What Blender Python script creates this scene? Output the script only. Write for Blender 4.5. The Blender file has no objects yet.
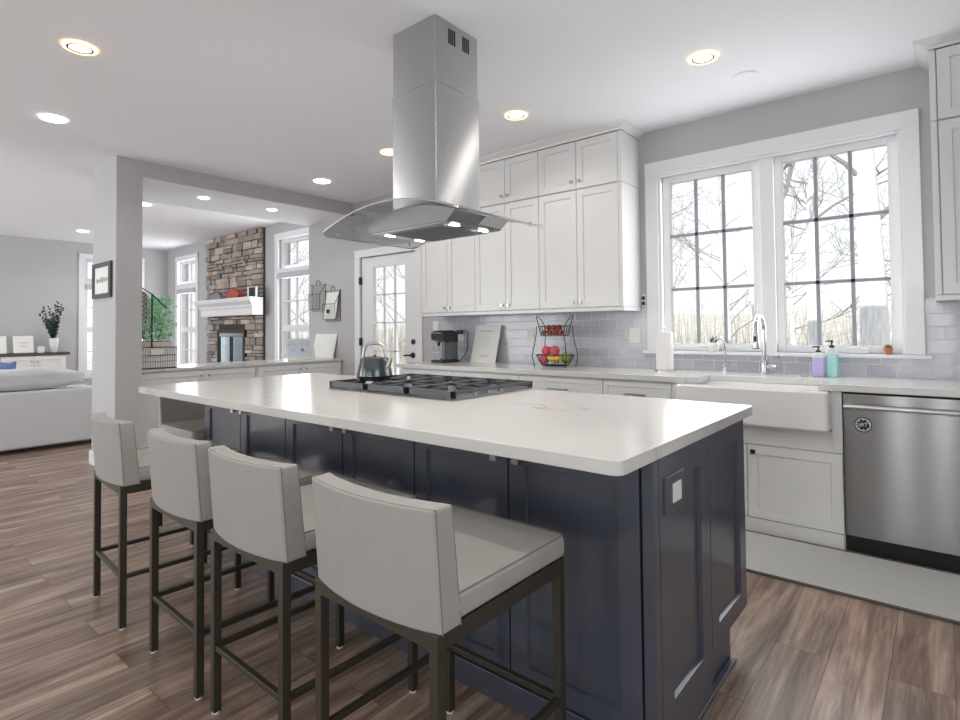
import bpy, bmesh, math, random
from mathutils import Vector, Matrix
S = bpy.context.scene
COL = S.collection
R = math.radians
rnd = random.Random(7)

# ---------------------------------------------------------------- camera
cam = bpy.data.cameras.new('camera')
cam.sensor_fit = 'HORIZONTAL'; cam.sensor_width = 36.0
cam.lens = 556.5 / 960 * 36
cam.shift_x = 0.0
cam.shift_y = -(360 - 315.0) / 960
cam.clip_start = 0.05; cam.clip_end = 200
co = bpy.data.objects.new('camera', cam); COL.objects.link(co)
yaw, pitch, roll, CH = .6949, .0252, -.0100, 1.2406
fw = Vector((-math.sin(yaw) * math.cos(pitch), math.cos(yaw) * math.cos(pitch), math.sin(pitch)))
rt = Vector((math.cos(yaw), math.sin(yaw), 0))
up = rt.cross(fw)
rt2 = rt * math.cos(roll) + up * math.sin(roll)
up2 = up * math.cos(roll) - rt * math.sin(roll)
M = Matrix((rt2, up2, -fw)).transposed().to_4x4(); M.translation = Vector((0, 0, CH))
co.matrix_world = M
S.camera = co

# ---------------------------------------------------------------- world, sun, daylight, exposure
W = bpy.data.worlds.new('sky'); S.world = W; W.use_nodes = True
bg = W.node_tree.nodes['Background']; bg.inputs[0].default_value = (.93, .97, 1, 1); bg.inputs[1].default_value = .88
S.view_settings.view_transform = 'Standard'; S.view_settings.look = 'None'
S.view_settings.gamma = 1; S.view_settings.use_curve_mapping = False
S.view_settings.exposure = 0.42
def light(name, kind, loc, power, col=(1, 1, 1), rot=(0, 0, 0), **k):
    l = bpy.data.lights.new(name, kind); l.energy = power; l.color = col
    for a, b in k.items(): setattr(l, a, b)
    o = bpy.data.objects.new(name, l); COL.objects.link(o); o.location = loc; o.rotation_euler = rot
    return o
# low winter sun from behind the house: lights the trees outside only
light('sun', 'SUN', (0, -8, 8), 3.2, (1, .96, .90), (R(77), 0, R(-8)), angle=R(.6))
DAY = (.94, .97, 1)
# daylight entering through the openings; the ceiling fill is added
light('daylight_kitchen_window', 'AREA', (-.95, 4.31, 1.75), 13, DAY, (R(-90), 0, 0), shape='RECTANGLE', size=1.5, size_y=1.25)
light('daylight_patio_door', 'AREA', (-1.9, -2.88, 1.2), 16, DAY, (R(90), 0, 0), shape='RECTANGLE', size=1.8, size_y=2.1)
for q in (-.53, -.03): light('daylight_sidelight', 'AREA', (q, -2.88, 1.25), 9, DAY, (R(90), 0, 0), shape='RECTANGLE', size=.07, size_y=1.9)
light('added_ceiling_fill', 'AREA', (-4.6, -2.88, 1.4), 26, DAY, (R(90), 0, 0), shape='RECTANGLE', size=1.9, size_y=1.8)  # added fill at an unseen opening, brightens the left of the ceiling
light('daylight_front_window', 'AREA', (1.50, 0.2, 1.6), 15, DAY, (R(90), 0, R(90)), shape='RECTANGLE', size=2.2, size_y=1.5)
light('daylight_family_window', 'AREA', (-7.4, 4.65, 1.6), 20, DAY, (R(-90), 0, 0), shape='RECTANGLE', size=.8, size_y=2.0)
light('daylight_family_window_far', 'AREA', (-11.2, 4.65, 1.6), 20, DAY, (R(-90), 0, 0), shape='RECTANGLE', size=.8, size_y=2.0)
light('daylight_family_side', 'AREA', (-9.0, -2.88, 1.5), 120, DAY, (R(90), 0, 0), shape='RECTANGLE', size=4.0, size_y=2.2)

# ---------------------------------------------------------------- materials
def lin(c):
    return tuple(((v / 255) / 12.92 if v / 255 <= .04045 else ((v / 255 + .055) / 1.055) ** 2.4) for v in c)
def mat(name, rgb, rough=.5, metal=0., bump=0., bscale=200, spec=.5, emit=0, coat=0, var=0, vscale=6, vstretch=(1, 1, 1)):
    m = bpy.data.materials.new(name); m.use_nodes = True
    nt = m.node_tree; b = nt.nodes['Principled BSDF']
    c = lin(rgb) + (1,)
    b.inputs['Base Color'].default_value = c; b.inputs['Roughness'].default_value = rough
    b.inputs['Metallic'].default_value = metal; b.inputs['Specular IOR Level'].default_value = spec
    if coat: b.inputs['Coat Weight'].default_value = coat
    if emit:
        b.inputs['Emission Color'].default_value = c; b.inputs['Emission Strength'].default_value = emit
    if var or bump:
        tc = nt.nodes.new('ShaderNodeTexCoord'); mp = nt.nodes.new('ShaderNodeMapping')
        mp.inputs['Scale'].default_value = vstretch
        nt.links.new(tc.outputs['Object'], mp.inputs[0])
    if var:
        n = nt.nodes.new('ShaderNodeTexNoise'); n.inputs['Scale'].default_value = vscale; n.inputs['Detail'].default_value = 4
        nt.links.new(mp.outputs[0], n.inputs['Vector'])
        r = nt.nodes.new('ShaderNodeValToRGB')
        r.color_ramp.elements[0].position = .3; r.color_ramp.elements[1].position = .7
        r.color_ramp.elements[0].color = tuple(v * (1 - var) for v in c[:3]) + (1,)
        r.color_ramp.elements[1].color = tuple(min(1, v * (1 + var)) for v in c[:3]) + (1,)
        nt.links.new(n.outputs[0], r.inputs[0]); nt.links.new(r.outputs[0], b.inputs['Base Color'])
    if bump:
        n2 = nt.nodes.new('ShaderNodeTexNoise'); n2.inputs['Scale'].default_value = bscale; n2.inputs['Detail'].default_value = 2
        nt.links.new(mp.outputs[0], n2.inputs['Vector'])
        bp = nt.nodes.new('ShaderNodeBump'); bp.inputs['Strength'].default_value = bump; bp.inputs['Distance'].default_value = .002
        nt.links.new(n2.outputs[0], bp.inputs['Height']); nt.links.new(bp.outputs[0], b.inputs['Normal'])
    return m
class X: pass
K = X()
K.wall = mat('wall_paint', (190, 189, 190), .85)
K.ceil = mat('ceiling_paint', (243, 244, 248), .9)
K.trim = mat('trim_paint', (236, 237, 239), .35)
K.cab = mat('cabinet_paint', (230, 230, 229), .32)
K.navy = mat('navy_paint', (69, 74, 87), .28, spec=.8, coat=.3)
K.chrome = mat('chrome', (205, 205, 205), .16, 1)
K.nickel = mat('brushed_nickel', (190, 186, 180), .3, 1)
K.black = mat('black_metal', (26, 26, 28), .4)
K.iron = mat('cast_iron', (78, 79, 82), .42, .3)
K.blackpl = mat('black_plastic', (32, 33, 36), .25)
K.greypl = mat('grey_plastic', (98, 104, 108), .25, .2)
K.leather = mat('greige_upholstery', (164, 161, 156), .6, bump=.25, bscale=900, var=.03, vscale=25)
K.leg = mat('bronze_metal', (74, 70, 61), .38, .5)
K.seam = mat('seam_thread', (122, 119, 115), .8)
K.white = mat('white_ceramic', (236, 236, 235), .12, coat=.4)
K.plast = mat('white_plastic', (235, 235, 233), .4)
K.paper = mat('white_paper', (238, 237, 233), .9)
K.sofa = mat('sofa_fabric', (214, 215, 218), .95, bump=.4, bscale=500, var=.05, vscale=120)
K.blue = mat('blue_fabric', (112, 134, 180), .9)
K.dwood = mat('dark_wood', (84, 74, 70), .5, var=.15, vscale=4, vstretch=(8, 1, 8))
K.wfurn = mat('white_furniture_paint', (232, 231, 228), .5)
K.leaf = mat('green_leaves', (190, 250, 200), .4, var=.35, vscale=30)
K.dleaf = mat('dark_leaves', (60, 76, 74), .6, var=.3, vscale=40)
K.terra = mat('terracotta', (208, 128, 100), .8)
K.cactus = mat('cactus_green', (96, 122, 62), .8, bump=.4, bscale=150)
K.succ = mat('succulent_green', (42, 82, 72), .5)
K.lamp = mat('lamp_lens', (255, 252, 246), .4, emit=6)
K.warm = mat('lamp_halo', (255, 200, 130), .4, emit=4)
K.ring = mat('lamp_ring', (92, 92, 94), .5)
K.soapP = mat('purple_soap', (198, 184, 234), .15)
K.soapT = mat('teal_soap', (168, 222, 216), .15)
K.clearpl = mat('clear_bottle', (226, 230, 236), .1)
K.red = mat('apple_red', (206, 84, 92), .35, var=.3, vscale=30)
K.yel = mat('banana_yellow', (226, 196, 76), .5)
K.onion = mat('onion_skin', (150, 72, 48), .4, var=.3, vscale=60)
K.pear = mat('pear_green', (150, 164, 84), .5)
K.rug = mat('grey_rug', (192, 193, 191), .95, bump=1, bscale=260, var=.10, vscale=90, vstretch=(.3, 3, 1))
K.rugedge = mat('rug_binding', (92, 90, 88), .95)
K.kick = mat('black_kick', (18, 19, 20), .5)
K.bark = mat('pale_bark', (222, 222, 226), .9, var=.15, vscale=6, vstretch=(4, 4, .6))
K.twig = mat('grey_twig', (142, 138, 136), .9)
K.ground = mat('leaf_litter', (212, 208, 200), 1, var=.3, vscale=3)
K.ink = mat('grey_ink', (150, 150, 150), .8)
K.screen = mat('pale_blue_print', (216, 224, 238), .5, var=.08, vscale=20)
K.plaid = mat('plaid_cloth', (120, 112, 112), .9)
K.planterw = mat('pale_pink_wood', (222, 210, 205), .8)
K.valance = mat('grey_roller_fabric', (196, 197, 202), .8)
K.muntin = mat('muntin_backlit', (160, 163, 172), .5)  # backlit shade of the kitchen muntins put into the grey
K.paint_outlet = mat('dark_outlet_metal', (112, 114, 122), .3, .7)
K.hred = mat('rusty_red_metal', (176, 78, 56), .5)
K.siding = mat('house_siding', (222, 224, 230), .8)

def nodes(m):
    nt = m.node_tree; return nt, nt.nodes, nt.links, nt.nodes['Principled BSDF']
def N(nt, t, **k):
    n = nt.nodes.new(t)
    for a, b in k.items():
        if a in n.inputs: n.inputs[a].default_value = b
        else: setattr(n, a, b)
    return n
# brushed steel: fine vertical or horizontal grain in the roughness/bump
def steel(name, rgb, rough, stretch):
    m = mat(name, rgb, rough, 1); nt, ns, lk, b = nodes(m)
    tc = N(nt, 'ShaderNodeTexCoord'); mp = N(nt, 'ShaderNodeMapping'); mp.inputs['Scale'].default_value = stretch
    n = N(nt, 'ShaderNodeTexNoise'); n.inputs['Scale'].default_value = 30; n.inputs['Detail'].default_value = 3
    lk.new(tc.outputs['Object'], mp.inputs[0]); lk.new(mp.outputs[0], n.inputs['Vector'])
    r = N(nt, 'ShaderNodeMapRange'); r.inputs['To Min'].default_value = rough - .008; r.inputs['To Max'].default_value = rough + .012
    lk.new(n.outputs[0], r.inputs['Value']); lk.new(r.outputs[0], b.inputs['Roughness'])
    bp = N(nt, 'ShaderNodeBump'); bp.inputs['Strength'].default_value = .0; bp.inputs['Distance'].default_value = .001
    return m
K.steel = steel('brushed_steel', (176, 177, 178), .27, (1, 1, 40))
K.steelv = steel('brushed_steel_upright', (186, 187, 189), .28, (1, 1, 30))
K.steelw = steel('dishwasher_steel', (138, 137, 136), .23, (1, 1, 30))
K.bar = mat('handle_steel', (214, 213, 211), .28, 1)
K.steeld = steel('dark_steel', (150, 151, 153), .35, (40, 1, 1))
for m_ in (K.steelv, K.steel, K.steelw):
    b_ = m_.node_tree.nodes['Principled BSDF']; b_.inputs['Anisotropic'].default_value = 1.0
    tg_ = m_.node_tree.nodes.new('ShaderNodeCombineXYZ'); tg_.inputs[2].default_value = 1; m_.node_tree.links.new(tg_.outputs[0], b_.inputs['Tangent'])
K.kettle = mat('kettle_gunmetal', (96, 102, 104), .2, .85)

def glass(name, tint=(1, 1, 1), refl=.06):
    m = bpy.data.materials.new(name); m.use_nodes = True; nt = m.node_tree
    nt.nodes.remove(nt.nodes['Principled BSDF']); out = nt.nodes['Material Output']
    t = N(nt, 'ShaderNodeBsdfTransparent'); t.inputs[0].default_value = tint + (1,)
    g = N(nt, 'ShaderNodeBsdfGlossy'); g.inputs['Roughness'].default_value = .02
    f = N(nt, 'ShaderNodeLayerWeight'); f.inputs['Blend'].default_value = .12
    mx = N(nt, 'ShaderNodeMixShader')
    mu = N(nt, 'ShaderNodeMath', operation='MULTIPLY'); mu.inputs[1].default_value = .6; nt.links.new(f.outputs['Facing'], mu.inputs[0]); nt.links.new(mu.outputs[0], mx.inputs[0]); nt.links.new(t.outputs[0], mx.inputs[1]); nt.links.new(g.outputs[0], mx.inputs[2])
    nt.links.new(mx.outputs[0], out.inputs['Surface'])
    return m
K.glass = glass('window_glass')
K.hglass = glass('smoked_hood_glass', (.80, .81, .82))

def floor_mat():
    m = mat('wood_planks', (150, 128, 116), .42); nt, ns, lk, b = nodes(m)
    tc = N(nt, 'ShaderNodeTexCoord'); sp = N(nt, 'ShaderNodeSeparateXYZ'); cb = N(nt, 'ShaderNodeCombineXYZ')
    lk.new(tc.outputs['Object'], sp.inputs[0]); lk.new(sp.outputs['Y'], cb.inputs['X']); lk.new(sp.outputs['X'], cb.inputs['Y'])
    br = N(nt, 'ShaderNodeTexBrick'); br.offset = .37; br.offset_frequency = 2
    br.inputs['Scale'].default_value = 1; br.inputs['Brick Width'].default_value = 1.22; br.inputs['Row Height'].default_value = .18
    br.inputs['Mortar Size'].default_value = .0012; br.inputs['Mortar Smooth'].default_value = .3
    br.inputs['Color1'].default_value = (0, 0, 0, 1); br.inputs['Color2'].default_value = (1, 1, 1, 1); br.inputs['Mortar'].default_value = (.0, .0, .0, 1)
    lk.new(cb.outputs[0], br.inputs['Vector'])
    # grain, shifted per plank
    ml = N(nt, 'ShaderNodeVectorMath', operation='SCALE'); ml.inputs['Scale'].default_value = 37
    lk.new(br.outputs['Color'], ml.inputs[0])
    ad = N(nt, 'ShaderNodeVectorMath', operation='ADD'); lk.new(cb.outputs[0], ad.inputs[0]); lk.new(ml.outputs[0], ad.inputs[1])
    mp = N(nt, 'ShaderNodeMapping'); mp.inputs['Scale'].default_value = (.55, 7, 1); lk.new(ad.outputs[0], mp.inputs[0])
    n = N(nt, 'ShaderNodeTexNoise'); n.inputs['Scale'].default_value = 1.6; n.inputs['Detail'].default_value = 8; n.inputs['Roughness'].default_value = .62; n.inputs['Distortion'].default_value = 1.1
    lk.new(mp.outputs[0], n.inputs['Vector'])
    mp2 = N(nt, 'ShaderNodeMapping'); mp2.inputs['Scale'].default_value = (2.5, 60, 1); lk.new(ad.outputs[0], mp2.inputs[0])
    n2 = N(nt, 'ShaderNodeTexNoise'); n2.inputs['Scale'].default_value = 2; n2.inputs['Detail'].default_value = 4; lk.new(mp2.outputs[0], n2.inputs['Vector'])
    r = N(nt, 'ShaderNodeValToRGB'); cr = r.color_ramp
    cr.elements[0].position = .30; cr.elements[0].color = lin((86, 68, 58)) + (1,)
    cr.elements[1].position = .72; cr.elements[1].color = lin((206, 186, 168)) + (1,)
    e = cr.elements.new(.46); e.color = lin((134, 111, 97)) + (1,)
    e = cr.elements.new(.58); e.color = lin((172, 149, 132)) + (1,)
    mxv = N(nt, 'ShaderNodeMath', operation='MULTIPLY_ADD'); mxv.inputs[1].default_value = .25; lk.new(n2.outputs[0], mxv.inputs[0]); 
    s2 = N(nt, 'ShaderNodeMath', operation='MULTIPLY'); s2.inputs[1].default_value = .75; lk.new(n.outputs[0], s2.inputs[0]); lk.new(s2.outputs[0], mxv.inputs[2])
    lk.new(mxv.outputs[0], r.inputs[0])
    mp3 = N(nt, 'ShaderNodeMapping'); mp3.inputs['Scale'].default_value = (.5, 3.2, 1); lk.new(ad.outputs[0], mp3.inputs[0])
    n5 = N(nt, 'ShaderNodeTexNoise'); n5.inputs['Scale'].default_value = 2.2; n5.inputs['Detail'].default_value = 3; n5.inputs['Distortion'].default_value = 1.6; lk.new(mp3.outputs[0], n5.inputs['Vector'])
    cl = N(nt, 'ShaderNodeMapRange'); cl.inputs['From Min'].default_value = .36; cl.inputs['From Max'].default_value = .62; cl.inputs['To Min'].default_value = .62; cl.inputs['To Max'].default_value = 1.16; lk.new(n5.outputs[0], cl.inputs['Value'])
    tone0 = N(nt, 'ShaderNodeMix', data_type='RGBA', blend_type='MULTIPLY'); tone0.inputs[0].default_value = 1; lk.new(r.outputs[0], tone0.inputs[6]); lk.new(cl.outputs[0], tone0.inputs[7])
    # plank to plank tone
    tone = N(nt, 'ShaderNodeMix', data_type='RGBA', blend_type='MULTIPLY'); tone.inputs[0].default_value = 1
    tr = N(nt, 'ShaderNodeMapRange'); tr.inputs['To Min'].default_value = .80; tr.inputs['To Max'].default_value = 1.12
    sepc = N(nt, 'ShaderNodeSeparateColor'); lk.new(br.outputs['Color'], sepc.inputs[0]); lk.new(sepc.outputs[0], tr.inputs['Value'])
    lk.new(tone0.outputs[2], tone.inputs[6]); lk.new(tr.outputs[0], tone.inputs[7])
    dk = N(nt, 'ShaderNodeMix', data_type='RGBA'); lk.new(br.outputs['Fac'], dk.inputs[0]); lk.new(tone.outputs[2], dk.inputs[6]); dk.inputs[7].default_value = lin((70, 58, 54)) + (1,)
    lk.new(dk.outputs[2], b.inputs['Base Color'])
    rr = N(nt, 'ShaderNodeMapRange'); rr.inputs['To Min'].default_value = .24; rr.inputs['To Max'].default_value = .42; lk.new(n2.outputs[0], rr.inputs['Value']); lk.new(rr.outputs[0], b.inputs['Roughness'])
    bp = N(nt, 'ShaderNodeBump'); bp.inputs['Strength'].default_value = .15; bp.inputs['Distance'].default_value = .002
    lk.new(n2.outputs[0], bp.inputs['Height']); lk.new(bp.outputs[0], b.inputs['Normal'])
    return m
K.floor = floor_mat()

def tile_mat():
    m = mat('grey_subway_tile', (176, 178, 186), .12); nt, ns, lk, b = nodes(m)
    tc = N(nt, 'ShaderNodeTexCoord'); sp = N(nt, 'ShaderNodeSeparateXYZ'); cb = N(nt, 'ShaderNodeCombineXYZ')
    lk.new(tc.outputs['Object'], sp.inputs[0]); lk.new(sp.outputs['X'], cb.inputs['X'])
    sb = N(nt, 'ShaderNodeMath', operation='SUBTRACT'); sb.inputs[1].default_value = .914; lk.new(sp.outputs['Z'], sb.inputs[0]); lk.new(sb.outputs[0], cb.inputs['Y'])
    br = N(nt, 'ShaderNodeTexBrick'); br.offset = .5
    br.inputs['Scale'].default_value = 1; br.inputs['Brick Width'].default_value = .155; br.inputs['Row Height'].default_value = .0785
    br.inputs['Mortar Size'].default_value = .0028; br.inputs['Mortar Smooth'].default_value = .15
    br.inputs['Color1'].default_value = lin((184, 187, 196)) + (1,); br.inputs['Color2'].default_value = lin((200, 202, 209)) + (1,); br.inputs['Mortar'].default_value = lin((222, 222, 223)) + (1,)
    lk.new(cb.outputs[0], br.inputs['Vector']); lk.new(br.outputs['Color'], b.inputs['Base Color'])
    n = N(nt, 'ShaderNodeTexNoise'); n.inputs['Scale'].default_value = 14; n.inputs['Detail'].default_value = 1; lk.new(tc.outputs['Object'], n.inputs['Vector'])
    iv = N(nt, 'ShaderNodeMath', operation='MULTIPLY_ADD'); iv.inputs[1].default_value = -1.6; lk.new(br.outputs['Fac'], iv.inputs[0]); lk.new(n.outputs[0], iv.inputs[2])
    bp = N(nt, 'ShaderNodeBump'); bp.inputs['Strength'].default_value = .5; bp.inputs['Distance'].default_value = .0025
    lk.new(iv.outputs[0], bp.inputs['Height']); lk.new(bp.outputs[0], b.inputs['Normal'])
    rr = N(nt, 'ShaderNodeMapRange'); rr.inputs['To Min'].default_value = .12; rr.inputs['To Max'].default_value = .8; lk.new(br.outputs['Fac'], rr.inputs['Value']); lk.new(rr.outputs[0], b.inputs['Roughness'])
    return m
K.tile = tile_mat()

def quartz_mat():
    m = mat('white_quartz', (230, 227, 221), .16, spec=.5); nt, ns, lk, b = nodes(m)
    tc = N(nt, 'ShaderNodeTexCoord'); mp = N(nt, 'ShaderNodeMapping'); mp.inputs['Rotation'].default_value = (0, 0, R(24)); mp.inputs['Scale'].default_value = (1, 2.6, 1)
    lk.new(tc.outputs['Object'], mp.inputs[0])
    n = N(nt, 'ShaderNodeTexNoise'); n.inputs['Scale'].default_value = .75; n.inputs['Detail'].default_value = 7; n.inputs['Roughness'].default_value = .55; n.inputs['Distortion'].default_value = .6
    lk.new(mp.outputs[0], n.inputs['Vector'])
    a = N(nt, 'ShaderNodeMath', operation='SUBTRACT'); a.inputs[1].default_value = .5; lk.new(n.outputs[0], a.inputs[0])
    ab = N(nt, 'ShaderNodeMath', operation='ABSOLUTE'); lk.new(a.outputs[0], ab.inputs[0])
    r = N(nt, 'ShaderNodeValToRGB'); cr = r.color_ramp
    cr.elements[0].position = 0; cr.elements[0].color = lin((180, 178, 176)) + (1,)
    cr.elements[1].position = .012; cr.elements[1].color = lin((213, 211, 207)) + (1,)
    lk.new(ab.outputs[0], r.inputs[0])
    n3 = N(nt, 'ShaderNodeTexNoise'); n3.inputs['Scale'].default_value = 1.3; lk.new(tc.outputs['Object'], n3.inputs['Vector'])
    g = N(nt, 'ShaderNodeMapRange'); g.inputs['From Min'].default_value = .5; g.inputs['From Max'].default_value = .62; lk.new(n3.outputs[0], g.inputs['Value'])
    mx = N(nt, 'ShaderNodeMix', data_type='RGBA'); lk.new(g.outputs[0], mx.inputs[0]); mx.inputs[6].default_value = lin((213, 211, 207)) + (1,); lk.new(r.outputs[0], mx.inputs[7])
    lk.new(mx.outputs[2], b.inputs['Base Color'])
    return m
K.quartz = quartz_mat()

def plaid_mat():
    m = K.plaid; nt, ns, lk, b = nodes(m)
    tc = N(nt, 'ShaderNodeTexCoord'); w = N(nt, 'ShaderNodeTexChecker'); w.inputs['Scale'].default_value = 45
    w.inputs['Color1'].default_value = lin((206, 200, 198)) + (1,); w.inputs['Color2'].default_value = lin((70, 62, 66)) + (1,)
    lk.new(tc.outputs['Object'], w.inputs['Vector']); lk.new(w.outputs[0], b.inputs['Base Color'])
plaid_mat()
def stone_mat():
    m = mat('ledge_stone', (150, 135, 120), .9, bump=.6, bscale=35); nt, ns, lk, b = nodes(m)
    at = N(nt, 'ShaderNodeAttribute'); at.attribute_name = 'col'
    n = N(nt, 'ShaderNodeTexNoise'); n.inputs['Scale'].default_value = 9; n.inputs['Detail'].default_value = 5
    mr = N(nt, 'ShaderNodeMapRange'); mr.inputs['To Min'].default_value = .6; mr.inputs['To Max'].default_value = 1.35; lk.new(n.outputs[0], mr.inputs['Value'])
    mx = N(nt, 'ShaderNodeMix', data_type='RGBA', blend_type='MULTIPLY'); mx.inputs[0].default_value = 1
    lk.new(at.outputs['Color'], mx.inputs[6]); lk.new(mr.outputs[0], mx.inputs[7]); lk.new(mx.outputs[2], b.inputs['Base Color'])
    return m
K.stone = stone_mat()

# ---------------------------------------------------------------- mesh helpers
class B:
    def __init__(s): s.v = []; s.f = []; s.m = []; s.cur = 0; s.cols = None
    def quad(s, pts):
        n = len(s.v); s.v += [tuple(p) for p in pts]; s.f.append(tuple(range(n, n + len(pts)))); s.m.append(s.cur); return s
    def hexa(s, p):     # p: 8 points, bottom 4 ccw then top 4
        n = len(s.v); s.v += [tuple(q) for q in p]
        for f in ((0, 3, 2, 1), (4, 5, 6, 7), (0, 1, 5, 4), (1, 2, 6, 5), (2, 3, 7, 6), (3, 0, 4, 7)):
            s.f.append(tuple(n + i for i in f)); s.m.append(s.cur)
        return s
    def box(s, x0, x1, y0, y1, z0, z1):
        x0, x1 = sorted((x0, x1)); y0, y1 = sorted((y0, y1)); z0, z1 = sorted((z0, z1))
        return s.hexa([(x0, y0, z0), (x1, y0, z0), (x1, y1, z0), (x0, y1, z0), (x0, y0, z1), (x1, y0, z1), (x1, y1, z1), (x0, y1, z1)])
    def prism(s, poly, fn, a, b):   # poly list of (p,q), fn(p,q,t)->xyz, extruded t=a..b
        k = len(poly); n = len(s.v)
        s.v += [tuple(fn(p, q, a)) for p, q in poly] + [tuple(fn(p, q, b)) for p, q in poly]
        s.f.append(tuple(range(n + k - 1, n - 1, -1))); s.m.append(s.cur); s.f.append(tuple(range(n + k, n + 2 * k))); s.m.append(s.cur)
        for i in range(k):
            j = (i + 1) % k; s.f.append((n + i, n + j, n + k + j, n + k + i)); s.m.append(s.cur)
        return s
    def lathe(s, prof, c, seg=24, axis=Vector((0, 0, 1)), caps=True):
        axis = Vector(axis).normalized(); a = axis.orthogonal().normalized(); b2 = axis.cross(a); c = Vector(c); n = len(s.v)
        for r, h in prof:
            for i in range(seg):
                t = 2 * math.pi * i / seg; s.v.append(tuple(c + axis * h + (a * math.cos(t) + b2 * math.sin(t)) * r))
        for j in range(len(prof) - 1):
            for i in range(seg):
                k = (i + 1) % seg; s.f.append((n + j * seg + i, n + j * seg + k, n + (j + 1) * seg + k, n + (j + 1) * seg + i)); s.m.append(s.cur)
        if caps:
            s.f.append(tuple(n + i for i in reversed(range(seg)))); s.m.append(s.cur)
            m = n + (len(prof) - 1) * seg; s.f.append(tuple(m + i for i in range(seg))); s.m.append(s.cur)
        return s
    def cyl(s, p0, p1, r, seg=16, r2=None):
        p0 = Vector(p0); p1 = Vector(p1); return s.lathe([(r, 0), (r if r2 is None else r2, (p1 - p0).length)], p0, seg, p1 - p0)
    def tube(s, pts, r, seg=8, closed=False):
        pts = [Vector(p) for p in pts]; k = len(pts); n = len(s.v); rr = r if isinstance(r, (list, tuple)) else [r] * k
        pa = None
        for i, p in enumerate(pts):
            if closed: t = (pts[(i + 1) % k] - pts[i - 1])
            else: t = pts[min(i + 1, k - 1)] - pts[max(i - 1, 0)]
            t.normalize()
            a = t.orthogonal().normalized() if pa is None else (pa - t * pa.dot(t)).normalized()
            pa = a; b2 = t.cross(a)
            for j in range(seg):
                w = 2 * math.pi * j / seg; s.v.append(tuple(p + (a * math.cos(w) + b2 * math.sin(w)) * rr[i]))
        for i in range(k if closed else k - 1):
            q = (i + 1) % k
            for j in range(seg):
                l = (j + 1) % seg; s.f.append((n + i * seg + j, n + i * seg + l, n + q * seg + l, n + q * seg + j)); s.m.append(s.cur)
        if not closed:
            s.f.append(tuple(n + j for j in reversed(range(seg)))); s.m.append(s.cur)
            m = n + (k - 1) * seg; s.f.append(tuple(m + j for j in range(seg))); s.m.append(s.cur)
        return s
    def ball(s, c, r, seg=14, sc=(1, 1, 1)):
        c = Vector(c); n = len(s.v); h = seg // 2
        for j in range(h + 1):
            ph = math.pi * j / h
            for i in range(seg):
                t = 2 * math.pi * i / seg; rad = max(math.sin(ph), .001)
                s.v.append((c.x + r * sc[0] * rad * math.cos(t), c.y + r * sc[1] * rad * math.sin(t), c.z - r * sc[2] * math.cos(ph)))
        for j in range(h):
            for i in range(seg):
                k = (i + 1) % seg; s.f.append((n + j * seg + i, n + j * seg + k, n + (j + 1) * seg + k, n + (j + 1) * seg + i)); s.m.append(s.cur)
        return s
    def build(s, name, m, parent=None, bevel=0, smooth=False, subsurf=0, seg=2):
        off = Vector(parent_world(parent)) if parent else Vector((0, 0, 0))
        me = bpy.data.meshes.new(name); me.from_pydata([tuple(Vector(v) - off) for v in s.v], [], s.f)
        ms = m if isinstance(m, (list, tuple)) else [m]
        for q in ms: me.materials.append(q)
        for p, i in zip(me.polygons, s.m): p.material_index = i
        if s.cols:
            ca = me.attributes.new('col', 'FLOAT_COLOR', 'FACE')
            for i, c in enumerate(s.cols): ca.data[i].color = tuple(c) + (1,)
        me.validate()
        bm = bmesh.new(); bm.from_mesh(me); bmesh.ops.recalc_face_normals(bm, faces=bm.faces); bm.to_mesh(me); bm.free()
        if smooth:
            for p in me.polygons: p.use_smooth = True
            if smooth != 'all':
                try: me.set_sharp_from_angle(angle=R(38))
                except Exception: pass
        o = bpy.data.objects.new(name, me); COL.objects.link(o)
        if parent: o.parent = parent
        if bevel:
            md = o.modifiers.new('bevel', 'BEVEL'); md.width = bevel; md.segments = seg; md.limit_method = 'ANGLE'; md.angle_limit = R(40)
            if not smooth:
                for p in me.polygons: p.use_smooth = True
                md.harden_normals = True
        if subsurf:
            md = o.modifiers.new('sub', 'SUBSURF'); md.levels = subsurf; md.render_levels = subsurf
        return o
LOC = {}
def parent_world(p):
    v = Vector((0, 0, 0))
    while p: v += LOC.get(p.name, Vector(p.location)); p = p.parent
    return v
def tag(o, label, cat, group=None, kind=None):
    o['label'] = label; o['category'] = cat
    if group: o['group'] = group
    if kind: o['kind'] = kind
    return o
def empty(name, loc, label=None, cat=None, group=None, rz=0):
    o = bpy.data.objects.new(name, None); COL.objects.link(o); o.location = loc; o.rotation_euler = (0, 0, rz); o.empty_display_size = .05
    if label: tag(o, label, cat, group)
    return o
def st(name, b, m, parent=None, **k):
    o = b.build(name, m, parent, **k)
    if not parent: o['kind'] = 'structure'
    return o
def sempty(name, loc):
    o = empty(name, loc); o['kind'] = 'structure'; return o
def copy_tree(o, parent=None):
    c = o.copy(); COL.objects.link(c); c.parent = parent
    for ch in list(o.children): copy_tree(ch, c)
    return c

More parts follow.
